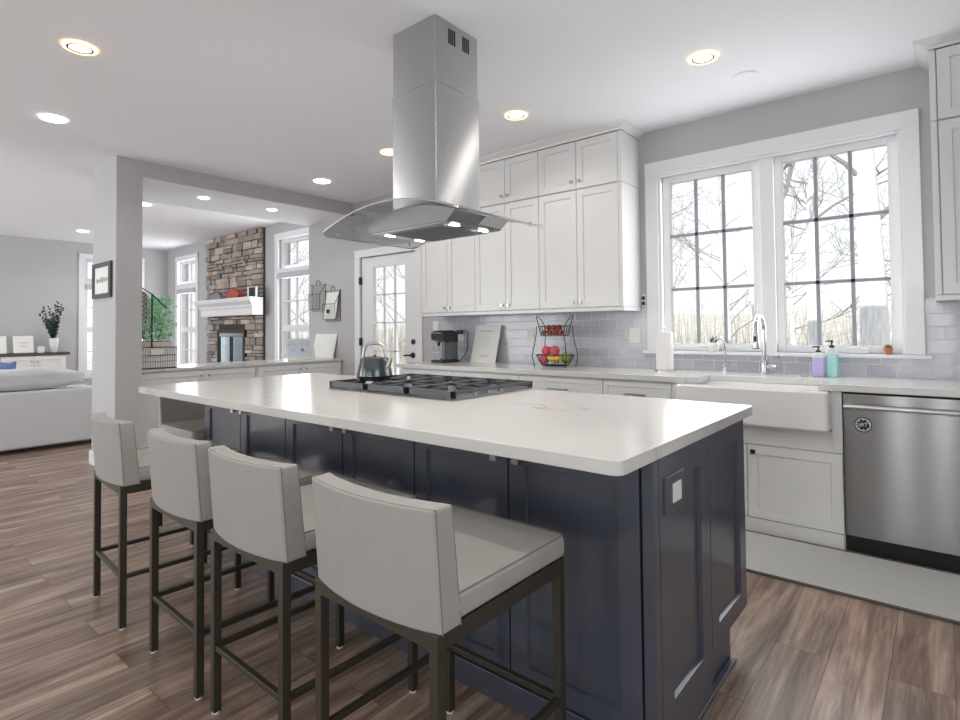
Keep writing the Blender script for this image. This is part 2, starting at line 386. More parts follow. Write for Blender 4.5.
# shaker front; F maps (u across, w up, d outwards) to world
def shaker(b, F, u0, u1, w0, w1, t=.02, fw=.055, rec=.009, fwb=None, slope=.004):
    fwb = fwb or fw
    def ring(du, dw0, dw1, d): return [F(u0 + du, w0 + dw0, d), F(u1 - du, w0 + dw0, d), F(u1 - du, w1 - dw1, d), F(u0 + du, w1 - dw1, d)]
    e = .0015
    rs = [ring(0, 0, 0, 0), ring(0, 0, 0, t - e), ring(e, e, e, t), ring(fw, fwb, fw, t), ring(fw + slope, fwb + slope, fw + slope, t - rec)]
    n = len(b.v)
    for r in rs: b.v += [tuple(p) for p in r]
    for k in range(len(rs) - 1):
        for i in range(4):
            j = (i + 1) % 4; b.f.append((n + 4 * k + i, n + 4 * k + j, n + 4 * k + 4 + j, n + 4 * k + 4 + i)); b.m.append(b.cur)
    m = n + 4 * (len(rs) - 1); b.f.append((m, m + 1, m + 2, m + 3)); b.m.append(b.cur); b.f.append((n + 3, n + 2, n + 1, n)); b.m.append(b.cur)
    return b
def Fy(y): return lambda u, w, d: (u, y - d, w)      # faces -Y
def Fx(x): return lambda u, w, d: (x + d, u, w)      # faces +X
def fbox(b, F, u0, u1, w0, w1, d0, d1):
    p = [F(u, w, d) for (u, w, d) in ((u0, w0, d0), (u1, w0, d0), (u1, w0, d1), (u0, w0, d1), (u0, w1, d0), (u1, w1, d0), (u1, w1, d1), (u0, w1, d1))]
    return b.hexa(p)
def knob(F, u, w, parent, m=None, s=.013):
    b = B(); fbox(b, F, u - s * .45, u + s * .45, w - s * .45, w + s * .45, 0, .018); fbox(b, F, u - s, u + s, w - s, w + s, .018, .026)
    return b.build('knob', m or K.nickel, parent, bevel=.0012)
def door(F, u0, u1, w0, w1, parent, m, kpos=None, name='door', km=None, **k):
    b = B(); shaker(b, F, u0, u1, w0, w1, **k); o = b.build(name, m, parent)
    if kpos:
        F2 = lambda u, w, d: F(u, w, d + k.get('t', .02)); knob(F2, kpos[0], kpos[1], o, km)
    return o
def pull(F, u, w, parent, L=.16):
    b = B(); F2 = lambda a, c, d: F(a, c, d + .02)
    fbox(b, F2, u - L / 2, u + L / 2, w - .006, w + .006, .024, .034)
    for s in (-1, 1): fbox(b, F2, u + s * (L / 2 - .012) - .006, u + s * (L / 2 - .012) + .006, w - .006, w + .006, 0, .026)
    return b.build('handle', K.nickel, parent, bevel=.0015)

# ---------------------------------------------------------------- setting
H = 2.814; HF = 2.90; YW = 4.29; YF = 4.62; XL = -12.11; XR = 1.55; YB = -2.9
st('floor', B().box(XL - .2, XR + .2, YB - .2, YF + .2, -.12, 0), K.floor)
st('ceiling_kitchen', B().box(-6.57, XR + .2, YB - .2, YW + .2, H, H + .25), K.ceil)
st('ceiling_family', B().box(XL - .2, -6.57, YB - .2, YF + .2, HF, H + .25), K.ceil)
st('roof', B().box(XL - .6, XR + .6, YB - .6, YF + .7, H + .25, H + .55), K.siding)
def wall_y(name, y0, y1, x0, x1, z1, holes):      # wall in an x/z plane with rectangular holes
    b = B(); x = x0
    for hx0, hx1, hz0, hz1 in sorted(holes):
        if hx0 > x + 1e-4: b.box(x, hx0, y0, y1, 0, z1)
        if hz0 > 0: b.box(hx0, hx1, y0, y1, 0, hz0)
        if hz1 < z1: b.box(hx0, hx1, y0, y1, hz1, z1)
        x = hx1
    if x < x1 - 1e-4: b.box(x, x1, y0, y1, 0, z1)
    return st(name, b, K.wall)
def wall_x(name, x0, x1, y0, y1, z1, holes):
    b = B(); y = y0
    for hy0, hy1, hz0, hz1 in sorted(holes):
        if hy0 > y + 1e-4: b.box(x0, x1, y, hy0, 0, z1)
        if hz0 > 0: b.box(x0, x1, hy0, hy1, 0, hz0)
        if hz1 < z1: b.box(x0, x1, hy0, hy1, hz1, z1)
        y = hy1
    if y < y1 - 1e-4: b.box(x0, x1, y, y1, 0, z1)
    return st(name, b, K.wall)
wall_y('wall_window', YW, YW + .2, -6.58, XR, H, [(-1.72, -.18, 1.058, 2.45), (-5.47, -4.49, 0, 2.125)])
wall_y('wall_fireplace', YF, YF + .2, XL, -6.58, HF, [(-7.90, -6.75, .50, 2.65), (-11.60, -10.80, .50, 2.62)])
st('wall_return', B().box(-6.58, -6.50, YW + .2, YF + .2, 0, H), K.wall)
wall_x('wall_far', XL - .2, XL, YB, YF + .2, HF, [(3.20, 4.08, .45, 2.60)])
wall_x('wall_right', XR, XR + .2, YB, YW + .2, H, [(-.9, 1.3, .85, 2.35)])
wall_y('wall_back', YB - .2, YB, XL, XR, HF, [(-2.85, -.95, 0, 2.3), (-.61, -.45, .25, 2.25), (-.11, .05, .25, 2.25), (-5.6, -3.6, .45, 2.35), (-11, -7, .4, 2.6)])
st('column', B().box(-6.24, -5.61, 1.71, 1.92, 0, H), K.wall)
st('beam', B().box(-6.57, -5.61, 1.92, YW, 2.66, H), K.wall)
st('ceiling_soffit', B().box(-6.569, -5.611, 1.921, YW - .001, 2.654, 2.66), K.ceil)
# baseboards
def bb(name, segs):
    b = B()
    for x0, x1, y0, y1 in segs: b.box(x0, x1, y0, y1, 0, .13)
    return st(name, b, K.trim, bevel=.006)
bb('baseboard_column', [(-6.258, -5.592, 1.692, 1.71), (-6.258, -6.24, 1.71, 1.92), (-5.61, -5.592, 1.71, 1.92)])
bb('baseboard_window', [(-5.83, -5.57, YW - .018, YW), (-4.37, -4.08, YW - .018, YW)])
bb('baseboard_far', [(XL, XL + .018, YB, YF)])
bb('baseboard_fireplace', [(XL + .02, -10.3, YF - .018, YF), (-8.1, -6.6, YF - .018, YF)])
st('backsplash', B().box(-4.25, -1.822, YW - .008, YW, .914, 1.40).box(-1.822, -.088, YW - .008, YW, .914, 1.035).box(-.088, XR - .002, YW - .008, YW, .914, 1.40), K.tile)

# kitchen window: casing, stool, two casements
ct = B()
ct.box(-1.822, -1.72, YW - .022, YW, 1.058, 2.55).box(-.18, -.088, YW - .022, YW, 1.058, 2.55).box(-1.822, -.088, YW - .024, YW, 2.45, 2.552)
ct.box(-1.72, -1.70, YW - .006, YW + .16, 1.058, 2.45).box(-.20, -.18, YW - .006, YW + .16, 1.058, 2.45).box(-1.70, -.20, YW - .006, YW + .16, 2.43, 2.45)
st('trim_1', ct, K.trim, bevel=.004)
st('trim_2', B().box(-1.85, -.055, YW - .055, YW, 1.034, 1.058).box(-1.70, -.20, YW, YW + .16, 1.034, 1.058), K.trim, bevel=.004)
st('trim_3', B().box(-.985, -.895, YW + .005, YW + .12, 1.058, 2.43), K.trim, bevel=.003)
def casement(n, x0, x1, z0, z1, y, cols, rows, fwid=.055, mun=.016, m=K.trim, mm=None, ypan=None, depth=.05):
    w = sempty('window_%d' % n, ((x0 + x1) / 2, y, z0))
    f = B(); gx0, gx1, gz0, gz1 = x0 + fwid, x1 - fwid, z0 + fwid, z1 - fwid
    f.box(x0, gx0, y, y + depth, z0, z1).box(gx1, x1, y, y + depth, z0, z1).box(gx0, gx1, y, y + depth, z0, gz0).box(gx0, gx1, y, y + depth, gz1, z1)
    f.build('window_frame', m, w, bevel=.004)
    g = B(); g.box(gx0, gx1, y + depth * .55, y + depth * .55 + .005, gz0, gz1).build('pane', K.glass, w)
    u = B()
    for i in range(1, cols): c = gx0 + (gx1 - gx0) * i / cols; u.box(c - mun / 2, c + mun / 2, y + depth * .2, y + depth * .5, gz0, gz1)
    for i in range(1, rows): c = gz0 + (gz1 - gz0) * i / rows; u.box(gx0, gx1, y + depth * .2, y + depth * .5, c - mun / 2, c + mun / 2)
    if cols > 1 or rows > 1: u.build('muntin_grid', mm or m, w)
    return w
w1 = casement(1, -1.700, -.985, 1.058, 2.43, YW + .03, 3, 3, .058, .022, mm=K.muntin)
w2 = casement(2, -.895, -.200, 1.058, 2.43, YW + .03, 3, 3, .050, .022, mm=K.muntin)
for w, cx in ((w1, -1.40), (w2, -.43)):
    c = B(); c.box(cx - .06, cx + .06, YW + .005, YW + .03, 1.062, 1.082); c.tube([(cx - .055, YW + .0, 1.086), (cx, YW - .005, 1.10), (cx + .055, YW + .0, 1.088)], .005)
    c.build('crank', K.plast, w, smooth=True)
    x = cx + (.37 if w is w1 else .19)
    B().box(x, x + .012, YW + .015, YW + .03, 1.32, 1.40).box(x, x + .012, YW + .015, YW + .03, 2.05, 2.13).build('sash_lock', K.plast, w)

# glazed door
ds = st('trim_4', B().box(-5.57, -5.47, YW - .022, YW, 0, 2.215).box(-4.49, -4.39, YW - .022, YW, 0, 2.215).box(-5.57, -4.39, YW - .024, YW, 2.125, 2.217), K.trim, bevel=.004)
d1 = sempty('door_1', (-4.98, YW, 0))
b = B(); x0, x1, gx0, gx1, gz0, gz1 = -5.463, -4.497, -5.245, -4.690, .33, 1.99
b.box(x0, gx0, YW + .01, YW + .055, .005, 2.118).box(gx1, x1, YW + .01, YW + .055, .005, 2.118).box(gx0, gx1, YW + .01, YW + .055, .005, gz0).box(gx0, gx1, YW + .01, YW + .055, gz1, 2.118)
b.build('door_panel', K.trim, d1, bevel=.003)
u = B()
for i in (1, 2): c = gx0 + (gx1 - gx0) * i / 3; u.box(c - .009, c + .009, YW + .015, YW + .035, gz0, gz1)
for i in range(1, 5): c = gz0 + (gz1 - gz0) * i / 5; u.box(gx0, gx1, YW + .015, YW + .035, c - .009, c + .009)
u.build('muntin_grid', K.trim, d1)
B().box(gx0, gx1, YW + .038, YW + .043, gz0, gz1).build('pane', K.glass, d1)
for z in (1.10, 1.84, .25): B().box(-5.478, -5.455, YW - .026, YW + .012, z - .045, z + .045).build('hinge', K.black, d1)
B().lathe([(.030, 0), (.030, .012), (.024, .016), (.012, .018)], (-4.553, YW + .01, 1.105), 20, (0, -1, 0)).build('deadbolt', K.black, d1, smooth=True)
h = B(); h.lathe([(.032, 0), (.032, .010), (.014, .014), (.014, .045)], (-4.56, YW + .01, .955), 20, (0, -1, 0)); h.tube([(-4.56, YW - .035, .955), (-4.60, YW - .037, .957), (-4.67, YW - .033, .950)], .009)
h.build('door_handle', K.black, d1, smooth=True)

# family room windows: casing, upper light, lower sashes, roller valance
def fam_window(n, x0, x1, P, ztop, zt0, zt1, zs1, zmid, cols, jamb=.09):
    # P(x, depth into wall, z); all boxes through P
    w = sempty('window_%d' % n, P((x0 + x1) / 2, 0, .5))
    def bx(b, a0, a1, d0, d1, z0, z1):
        p = [P(a, d, z) for a, d, z in ((a0, d0, z0), (a1, d0, z0), (a1, d1, z0), (a0, d1, z0), (a0, d0, z1), (a1, d0, z1), (a1, d1, z1), (a0, d1, z1))]
        return b.hexa(p)
    b = B(); zb = .5
    bx(b, x0 - .1, x0, -.02, 0, zb - .1, ztop); bx(b, x1, x1 + .1, -.02, 0, zb - .1, ztop); bx(b, x0 - .1, x1 + .1, -.025, 0, ztop - .1, ztop)
    bx(b, x0 - .1, x1 + .1, -.02, 0, zb - .1, zb)
    bx(b, x0, x1, -.02, .1, zs1, zt0)
    b.build('window_casing', K.trim, w, bevel=.004)
    f = B(); e = .05
    def fr(z0, z1):
        bx(f, x0, x0 + e, .04, .12, z0, z1); bx(f, x1 - e, x1, .04, .12, z0, z1); bx(f, x0 + e, x1 - e, .04, .12, z0, z0 + e); bx(f, x0 + e, x1 - e, .04, .12, z1 - e, z1)
    fr(zt0, ztop - .1); fr(zmid, zs1); fr(zb, zmid)
    for i in range(1, cols):
        c = x0 + (x1 - x0) * i / cols
        bx(f, c - .011, c + .011, .06, .09, zt0 + e, ztop - .1 - e); bx(f, c - .011, c + .011, .06, .09, zmid + e, zs1 - e); bx(f, c - .011, c + .011, .06, .09, zb + e, zmid - e)
    for z in ((zmid + zs1) / 2, (zb + zmid) / 2): bx(f, x0 + e, x1 - e, .06, .09, z - .011, z + .011)
    f.build('window_frame', K.trim, w, bevel=.003)
    g = B(); bx(g, x0 + e, x1 - e, .095, .1, zb + e, ztop - .1 - e); g.build('pane', K.glass, w)
    v = B(); bx(v, x0 + .005, x1 - .005, -.045, .035, zs1 - .075, zs1 + .015); v.build('roller_valance', K.valance, w, bevel=.006)
    return w
Pf = lambda x, d, z: (x, YF + d, z)
fam_window(3, -7.90, -6.75, Pf, 2.75, 2.20, 2.65, 2.12, 1.28, 3)
fam_window(4, -11.60, -10.80, Pf, 2.72, 2.18, 2.62, 2.06, 1.28, 2)
Pl = lambda y, d, z: (XL - d, y, z)
fam_window(5, 3.20, 4.08, Pl, 2.70, 2.20, 2.60, 2.12, 1.30, 2)
# glazing in the openings behind the camera
def big_glass(n, x0, x1, z0, z1, div):
    w = sempty('window_%d' % n, ((x0 + x1) / 2, YB, z0)); f = B(); y0, y1 = YB - .15, YB - .08
    f.box(x0, x1, y0, y1, z0, z0 + .08).box(x0, x1, y0, y1, z1 - .08, z1)
    for i in range(div + 1): c = x0 + (x1 - x0) * i / div; c = min(max(c, x0 + .05), x1 - .05); f.box(c - .05, c + .05, y0, y1, z0 + .08, z1 - .08)
    f.build('window_frame', K.trim, w); B().box(x0 + .05, x1 - .05, YB - .12, YB - .115, z0 + .08, z1 - .08).build('pane', K.glass, w)
big_glass(6, -2.85, -.95, 0, 2.3, 2); big_glass(11, -5.6, -3.6, .45, 2.35, 2); big_glass(7, -11, -7, .4, 2.6, 4)  # the middle one glazes the opening added for the ceiling fill
for k_, q_ in ((9, -.53), (10, -.03)): w_ = sempty('window_%d' % k_, (q_, YB, .25)); B().box(q_ - .08, q_ + .08, YB - .12, YB - .115, .25, 2.25).build('pane', K.glass, w_)
w8 = sempty('window_8', (XR, .2, .85)); f = B(); x0, x1 = XR + .08, XR + .14
f.box(x0, x1, -.9, 1.3, .85, .92).box(x0, x1, -.9, 1.3, 2.28, 2.35).box(x0, x1, -.9, -.83, .92, 2.28).box(x0, x1, 1.23, 1.3, .92, 2.28).box(x0, x1, .17, .23, .92, 2.28)
f.build('window_frame', K.trim, w8); B().box(XR + .10, XR + .105, -.83, 1.23, .92, 2.28).build('pane', K.glass, w8)

# ---------------------------------------------------------------- wall cabinets
YU = 3.96
def upper(x0, x1, z0, z1, joints, label, name, knobz, endpanel=False, yb=YW):
    c = empty(name, ((x0 + x1) / 2, yb, z0), label, 'cabinet', 'white wall cabinets over the counter')
    B().box(x0 + .001, x1 - .001, YU + .021, yb - .001, z0 + .001, z1 - .001).build('cabinet_body', K.cab, c)
    for i in range(len(joints) - 1):
        a, e = joints[i], joints[i + 1]
        kx = e - .035 if i % 2 == 0 else a + .035
        door(Fy(YU + .0205), a + .002, e - .002, z0 + .004, z1 - .004, c, K.cab, (kx, knobz))
    return c
G = [(-4.07, -3.36), (-3.36, -2.64), (-2.64, -1.905)]
nm = ['beside the glazed door', 'in the middle of the run', 'beside the kitchen window']
for (a, e), t in zip(G, nm):
    mid = (a + e) / 2
    c = upper(a, e, 1.403, 2.365, [a, mid, e], 'tall white two-door wall cabinet ' + t, 'wall_cabinet', 1.45)
    c2 = upper(a, e, 2.367, 2.765, [a, mid, e], 'short white two-door cabinet under the ceiling ' + t, 'top_cabinet', 2.43)
    if e > -2:
        B().box(e, e + .03, YU + .002, YW - .001, 1.404, 2.364).build('end_panel', K.cab, c, bevel=.002)
        B().box(e, e + .03, YU + .002, YW - .001, 2.368, 2.764).build('end_panel', K.cab, c2, bevel=.002)
cR = upper(-.03, .78, 1.403, 2.365, [0.0, .38, .76], 'tall white wall cabinet at the right edge of the photo', 'wall_cabinet', 1.45)
cR2 = upper(-.03, .78, 2.367, 2.765, [0.0, .38, .76], 'short white cabinet under the ceiling at the right edge', 'top_cabinet', 2.43)
for c, z0, z1 in ((cR, 1.404, 2.364), (cR2, 2.368, 2.764)):
    for a_, e_ in ((-.032, -.004), (.762, .778)): B().box(a_, e_, YU + .002, YU + .021, z0, z1).build('stile', K.cab, c, bevel=.0015)
prof = [(0, 0), (.012, .0), (.016, .014), (.045, .034), (.062, .040), (.066, .048), (0, .048)]
def crown(name, x0, x1, left, right):
    b = B(); z = 2.766; y = YU + .002
    k = len(prof)
    ring = []
    path = []
    if left: path.append((x0, YW - .001, (-1, 0)))
    path.append((x0, y, (-1 if left else 0, -1))); path.append((x1, y, (1 if right else 0, -1)))
    if right: path.append((x1, YW - .001, (1, 0)))
    n = 0
    for (px, py, (nx, ny)) in path: b.v += [(px + nx * p, py + ny * p, z + q) for p, q in prof]
    for i in range(len(path) - 1):
        for j in range(k): l = (j + 1) % k; b.f.append((i * k + j, i * k + l, (i + 1) * k + l, (i + 1) * k + j)); b.m.append(0)
    b.f.append(tuple(range(k))); b.m.append(0); m = (len(path) - 1) * k; b.f.append(tuple(range(m, m + k))); b.m.append(0)
    return st(name, b, K.cab)
crown('trim_5', -4.07, -1.875, True, True)
crown('trim_6', -.032, .78, True, True)
def rail(name, x0, x1):
    st(name, B().box(x0, x1, YU + .003, YU + .022, 1.372, 1.402).box(x0, x0 + .018, YU + .022, YW - .01, 1.372, 1.402).box(x1 - .018, x1, YU + .022, YW - .01, 1.372, 1.402), K.cab, bevel=.003)
rail('trim_7', -4.07, -1.873); rail('trim_8', -.032, .78)

# ---------------------------------------------------------------- base cabinets, counter, sink, dishwasher
YC = 3.66
def base_unit(x0, x1, label):
    c = empty('base_cabinet', ((x0 + x1) / 2, YC, 0), label, 'cabinet', 'white base cabinets under the window wall counter')
    B().box(x0 + .001, x1 - .001, YC + .021, YW - .001, .09, .874).box(x0 + .001, x1 - .001, YC + .06, YW - .001, 0, .09).build('cabinet_body', K.cab, c)
    w = x1 - x0
    d = B(); shaker(d, Fy(YC + .0205), x0 + .003, x1 - .003, .715, .862, fw=.035); dr = d.build('drawer', K.cab, c); pull(Fy(YC + .0205), (x0 + x1) / 2, .778, dr, .17 if w > .6 else .15)
    if w > .6:
        mid = (x0 + x1) / 2
        door(Fy(YC + .0205), x0 + .003, mid - .002, .095, .708, c, K.cab, (mid - .035, .66)); door(Fy(YC + .0205), mid + .002, x1 - .003, .095, .708, c, K.cab, (mid + .035, .66))
    else: door(Fy(YC + .0205), x0 + .003, x1 - .003, .095, .708, c, K.cab, (x0 + .04, .66))
base_unit(-4.07, -3.385, 'white base cabinet with drawer under the coffee maker')
base_unit(-3.385, -2.655, 'white base cabinet with drawer under the propped board')
base_unit(-2.655, -1.905, 'white base cabinet with drawer under the fruit basket')
base_unit(-1.905, -1.40, 'narrow white base cabinet left of the sink')
base_unit(.165, 1.0, 'white base cabinet right of the dishwasher')
st('trim_9', B().box(-1.399, -1.353, YC + .002, YW - .001, 0, .874), K.cab)
sb = empty('sink_cabinet', (-.9, YC, 0), 'white cabinet with two doors under the apron sink', 'cabinet')
B().box(-1.352, -1.334, YC + .021, YW - .001, .0, .874).box(-.4965, -.447, YC + .003, YW - .001, .53, .874).box(-.468, -.447, YC + .021, YW - .001, 0, .53).box(-1.334, -.468, YC + .021, YW - .001, .0, .62).box(-1.352, -.4975, YC + .004, YC + .021, .53, .645).build('cabinet_body', K.cab, sb)
B().box(-1.352, -.452, YC + .004, YC + .021, 0, .082).build('base_board', K.cab, sb, bevel=.002)
door(Fy(YC + .0205), -1.34, -.945, .088, .525, sb, K.cab, (-.98, .485), km=K.paint_outlet)
door(Fy(YC + .0205), -.94, -.450, .088, .525, sb, K.cab, (-.905, .485), km=K.black)
# counter: one slab with the sink notch
ctp = B(); y0 = 3.635; zt, zb = .914, .876
poly = [(-4.09, y0), (-1.315, y0), (-1.235, 3.72), (-1.235, 3.92), (-.555, 3.92), (-.555, y0), (1.05, y0), (1.05, YW - .009), (-4.09, YW - .009)]
ctp.prism(poly, lambda p, q, t: (p, q, t), zb, zt)
tag(ctp.build('countertop', K.quartz, None, bevel=.003), 'white quartz countertop along the window wall with sink cutout', 'countertop')
# apron sink
sk = B(); X0, X1, Y0, Y1, Z0, Z1 = -1.348, -.497, 3.572, 3.94, .650, .8745
t = .028
def rr(x0, x1, y0, y1, r, n=5):
    out = []
    for cx, cy, a in ((x1 - r, y0 + r, -90), (x1 - r, y1 - r, 0), (x0 + r, y1 - r, 90), (x0 + r, y0 + r, 180)):
        for i in range(n + 1): w = R(a + 90 * i / n); out.append((cx + r * math.cos(w), cy + r * math.sin(w)))
    return out
def loft(b, rings, close0=True, close1=True):
    k = len(rings[0]); n = len(b.v)
    for r in rings: b.v += [tuple(p) for p in r]
    for i in range(len(rings) - 1):
        for j in range(k): l = (j + 1) % k; b.f.append((n + i * k + j, n + i * k + l, n + (i + 1) * k + l, n + (i + 1) * k + j)); b.m.append(b.cur)
    if close0: b.f.append(tuple(n + j for j in reversed(range(k)))); b.m.append(b.cur)
    if close1: m = n + (len(rings) - 1) * k; b.f.append(tuple(m + j for j in range(k))); b.m.append(b.cur)
    return b
def rrz(x0, x1, y0, y1, r, z): return [(x, y, z) for x, y in rr(x0, x1, y0, y1, r)]
loft(sk, [rrz(X0 + .01, X1 - .01, Y0 + .01, Y1, .02, Z0), rrz(X0, X1, Y0, Y1, .025, Z0 + .012), rrz(X0, X1, Y0, Y1, .025, Z1 - .012), rrz(X0 + .01, X1 - .01, Y0 + .01, Y1 - .01, .02, Z1),
          rrz(X0 + .05, X1 - .05, Y0 + .05, Y1 - .02, .03, Z1), rrz(X0 + .056, X1 - .056, Y0 + .056, Y1 - .026, .03, Z1 - .01), rrz(X0 + .06, X1 - .06, Y0 + .06, Y1 - .03, .04, Z0 + .05), rrz(X0 + .08, X1 - .08, Y0 + .08, Y1 - .05, .04, Z0 + .03)])
so = tag(sk.build('farmhouse_sink', K.white, None, smooth=True), 'white apron-front farmhouse sink below the kitchen window', 'sink')
B().lathe([(.045, 0), (.045, .004), (.03, .005)], (-.915, 3.76, .680), 20).build('drain', K.chrome, so, smooth=True)

# dishwasher
dw = empty('dishwasher', (-.145, YC, 0), 'stainless steel dishwasher with a round black magnet', 'dishwasher')
B().box(-.440, .150, YC + .03, YW - .02, .09, .868).build('tub', K.kick, dw)
B().box(-.440, .152, YC - .012, YC + .028, .092, .798).box(-.440, .152, YC - .010, YC + .028, .800, .866).build('door_panel', K.steelw, dw, bevel=.003)
hb = B(); hb.tube([(-.432, YC - .052, .800), (-.34, YC - .052, .800), (.145, YC - .052, .800)], .0125, 14)
for x in (-.42, .133): hb.box(x - .010, x + .010, YC - .05, YC - .012, .792, .808)
hb.lathe([(.0132, 0), (.0132, .004)], (-.342, YC - .052, .800), 14, (1, 0, 0))
hb.build('handle', K.bar, dw, smooth=True)
B().box(-.440, .152, YC + .012, YC + .05, .002, .086).build('kick_plate', K.kick, dw)
mg = empty('magnet', (-.349, YC - .012, .702), 'round black and white dishwasher magnet', 'magnet')
b = B(); b.lathe([(.040, 0), (.040, .003)], (-.349, YC - .012, .702), 40, (0, -1, 0)); b.build('disc', K.black, mg)
b = B(); b.lathe([(.0345, .0), (.0345, .0012), (.0305, .0012), (.0305, 0)], (-.349, YC - .0151, .702), 40, (0, -1, 0), caps=False)
for a in (45, 90, 135, 225, 270, 315): 
    c = (-.349 + .026 * math.cos(R(a)), YC - .0151, .702 + .026 * math.sin(R(a))); b.lathe([(.0032, 0), (.0032, .001)], c, 8, (0, -1, 0))
b.build('rim_stars', K.plast, mg)
tx = bpy.data.curves.new('lettering', 'FONT'); tx.body = 'DIRTY'; tx.size = .026; tx.align_x = 'CENTER'; tx.align_y = 'CENTER'; tx.extrude = .0006; tx.materials.append(K.plast)
tq = bpy.data.objects.new('lettering_source', tx); COL.objects.link(tq); bpy.context.view_layer.update()
tm = bpy.data.meshes.new_from_object(tq.evaluated_get(bpy.context.evaluated_depsgraph_get())); bpy.data.objects.remove(tq)
to = bpy.data.objects.new('lettering', tm); COL.objects.link(to); to.parent = mg; to.location = (0, -.0036, 0); to.rotation_euler = (R(90), R(-8), 0)

# ---------------------------------------------------------------- island
isl = empty('kitchen_island', (-2.0, 1.95, 0), 'long navy blue kitchen island with shaker fronts', 'island')
IX0, IX1, IY0, IY1 = -3.35, -.645, 1.50, 2.36
B().box(IX0, IX1, IY0 + .001, IY1, .14, .874).box(IX0, IX1, IY0 + .001, IY1 - .14, .0, .14).build('cabinet_body', K.navy, isl)
B().box(IX0 - .012, IX1 + .022, IY0 - .026, IY0 + .001, 0, .085).box(IX1 + .001, IX1 + .026, IY0 - .026, IY1 - .15, 0, .012).build('base_board', K.navy, isl, bevel=.004)
js = [-3.35, -2.92, -2.475, -2.02, -1.57, -1.12, -.662]
for i in range(6):
    a, e = js[i], js[i + 1]; kx = e - .045 if i % 2 == 0 else a + .045
    door(Fy(IY0), a + .003, e - .003, .09, .862, isl, K.navy, (kx, .815), fw=.065, rec=.01)
pst = B(); pst.box(-.658, -.622, IY0 - .020, IY0 + .02, 0, .874); pst.build('corner_post', K.navy, isl, bevel=.004)
ep = B(); F = Fx(IX1 + .001)
shaker(ep, F, IY0 + .022, 1.945, .012, .872, t=.022, fw=.085, rec=.012, fwb=.155); o = ep.build('end_panel', K.navy, isl)
ep = B(); shaker(ep, F, 1.950, IY1 + .012, .145, .872, t=.022, fw=.075, rec=.012, fwb=.07); ep.build('end_panel', K.navy, isl)
ou = B(); ou.box(IX1 + .013, IX1 + .030, 1.553, 1.700, .705, .812); o = ou.build('outlet_plate', K.paint_outlet, isl, bevel=.003)
B().box(IX1 + .030, IX1 + .034, 1.600, 1.662, .732, .787).build('outlet_insert', K.plast, o, bevel=.001)
isl_top = B(); loft(isl_top, [rrz(-3.765, -.613, 1.262, 2.502, .03, .8755), rrz(-3.765, -.613, 1.262, 2.502, .03, .914)])
tag(isl_top.build('island_countertop', K.quartz, None, bevel=.003), 'large white veined quartz slab on top of the navy island', 'countertop')

# cooktop
ck = empty('cooktop', (-2.18, 2.16, .914), 'gas cooktop with cast iron grates on the island', 'cooktop')
CX0, CX1, CY0, CY1 = -2.66, -1.715, 1.865, 2.495
loftb = B(); loft(loftb, [rrz(CX0 - .01, CX1 + .01, CY0 - .01, CY1 + .01, .01, .9145), rrz(CX0, CX1, CY0, CY1, .01, .922)]); loftb.build('tray', K.steeld, ck)
def grate(x0, x1):
    g = B(); z0, z1 = .942, .958; w = .012
    g.box(x0, x1, CY0, CY0 + .016, .926, z1); g.box(x0, x1, CY1 - .016, CY1, .926, z1); g.box(x0, x0 + w, CY0 + .016, CY1 - .016, z0, z1); g.box(x1 - w, x1, CY0 + .016, CY1 - .016, z0, z1)
    for x in (x0, x1 - .02):
        for y in (CY0, CY1 - .02): g.box(x, x + .02, y, y + .02, .922, z1)
    ym = (CY0 + CY1) / 2; g.box(x0 + w, x1 - w, ym - w / 2, ym + w / 2, z0, z1)
    xm = (x0 + x1) / 2
    for yc in ((CY0 + ym) / 2, (CY1 + ym) / 2):
        g.box(x0 + w, xm - .035, yc - w / 2, yc + w / 2, z0, z1 + .003); g.box(xm + .035, x1 - w, yc - w / 2, yc + w / 2, z0, z1 + .003)
        h = (CY1 - CY0) / 4
        g.box(xm - w / 2, xm + w / 2, yc - h + .014, yc - .035, z0, z1 + .003); g.box(xm - w / 2, xm + w / 2, yc + .035, yc + h - .006, z0, z1 + .003)
    return g
wd = (CX1 - CX0 - .012) / 3
for i in range(3):
    a = CX0 + i * (wd + .006); grate(a, a + wd).build('grate', K.iron, ck, bevel=.002)
for i in range(3):
    xm = CX0 + i * (wd + .006) + wd / 2
    for yc in ((2.003, 2.297) if i != 1 else (2.15,)):
        r = .045 if i != 1 else .06
        B().lathe([(r, 0), (r, .008), (r * .75, .010), (r * .75, .016), (r * .3, .018)], (xm, yc, .922), 20).build('burner', K.blackpl, ck, smooth=True)
for i in range(3):
    B().lathe([(.017, 0), (.015, .016), (.012, .018)], (CX1 - .035, 2.06 + i * .1, .922), 16).build('knob', K.steeld, ck, smooth=True)

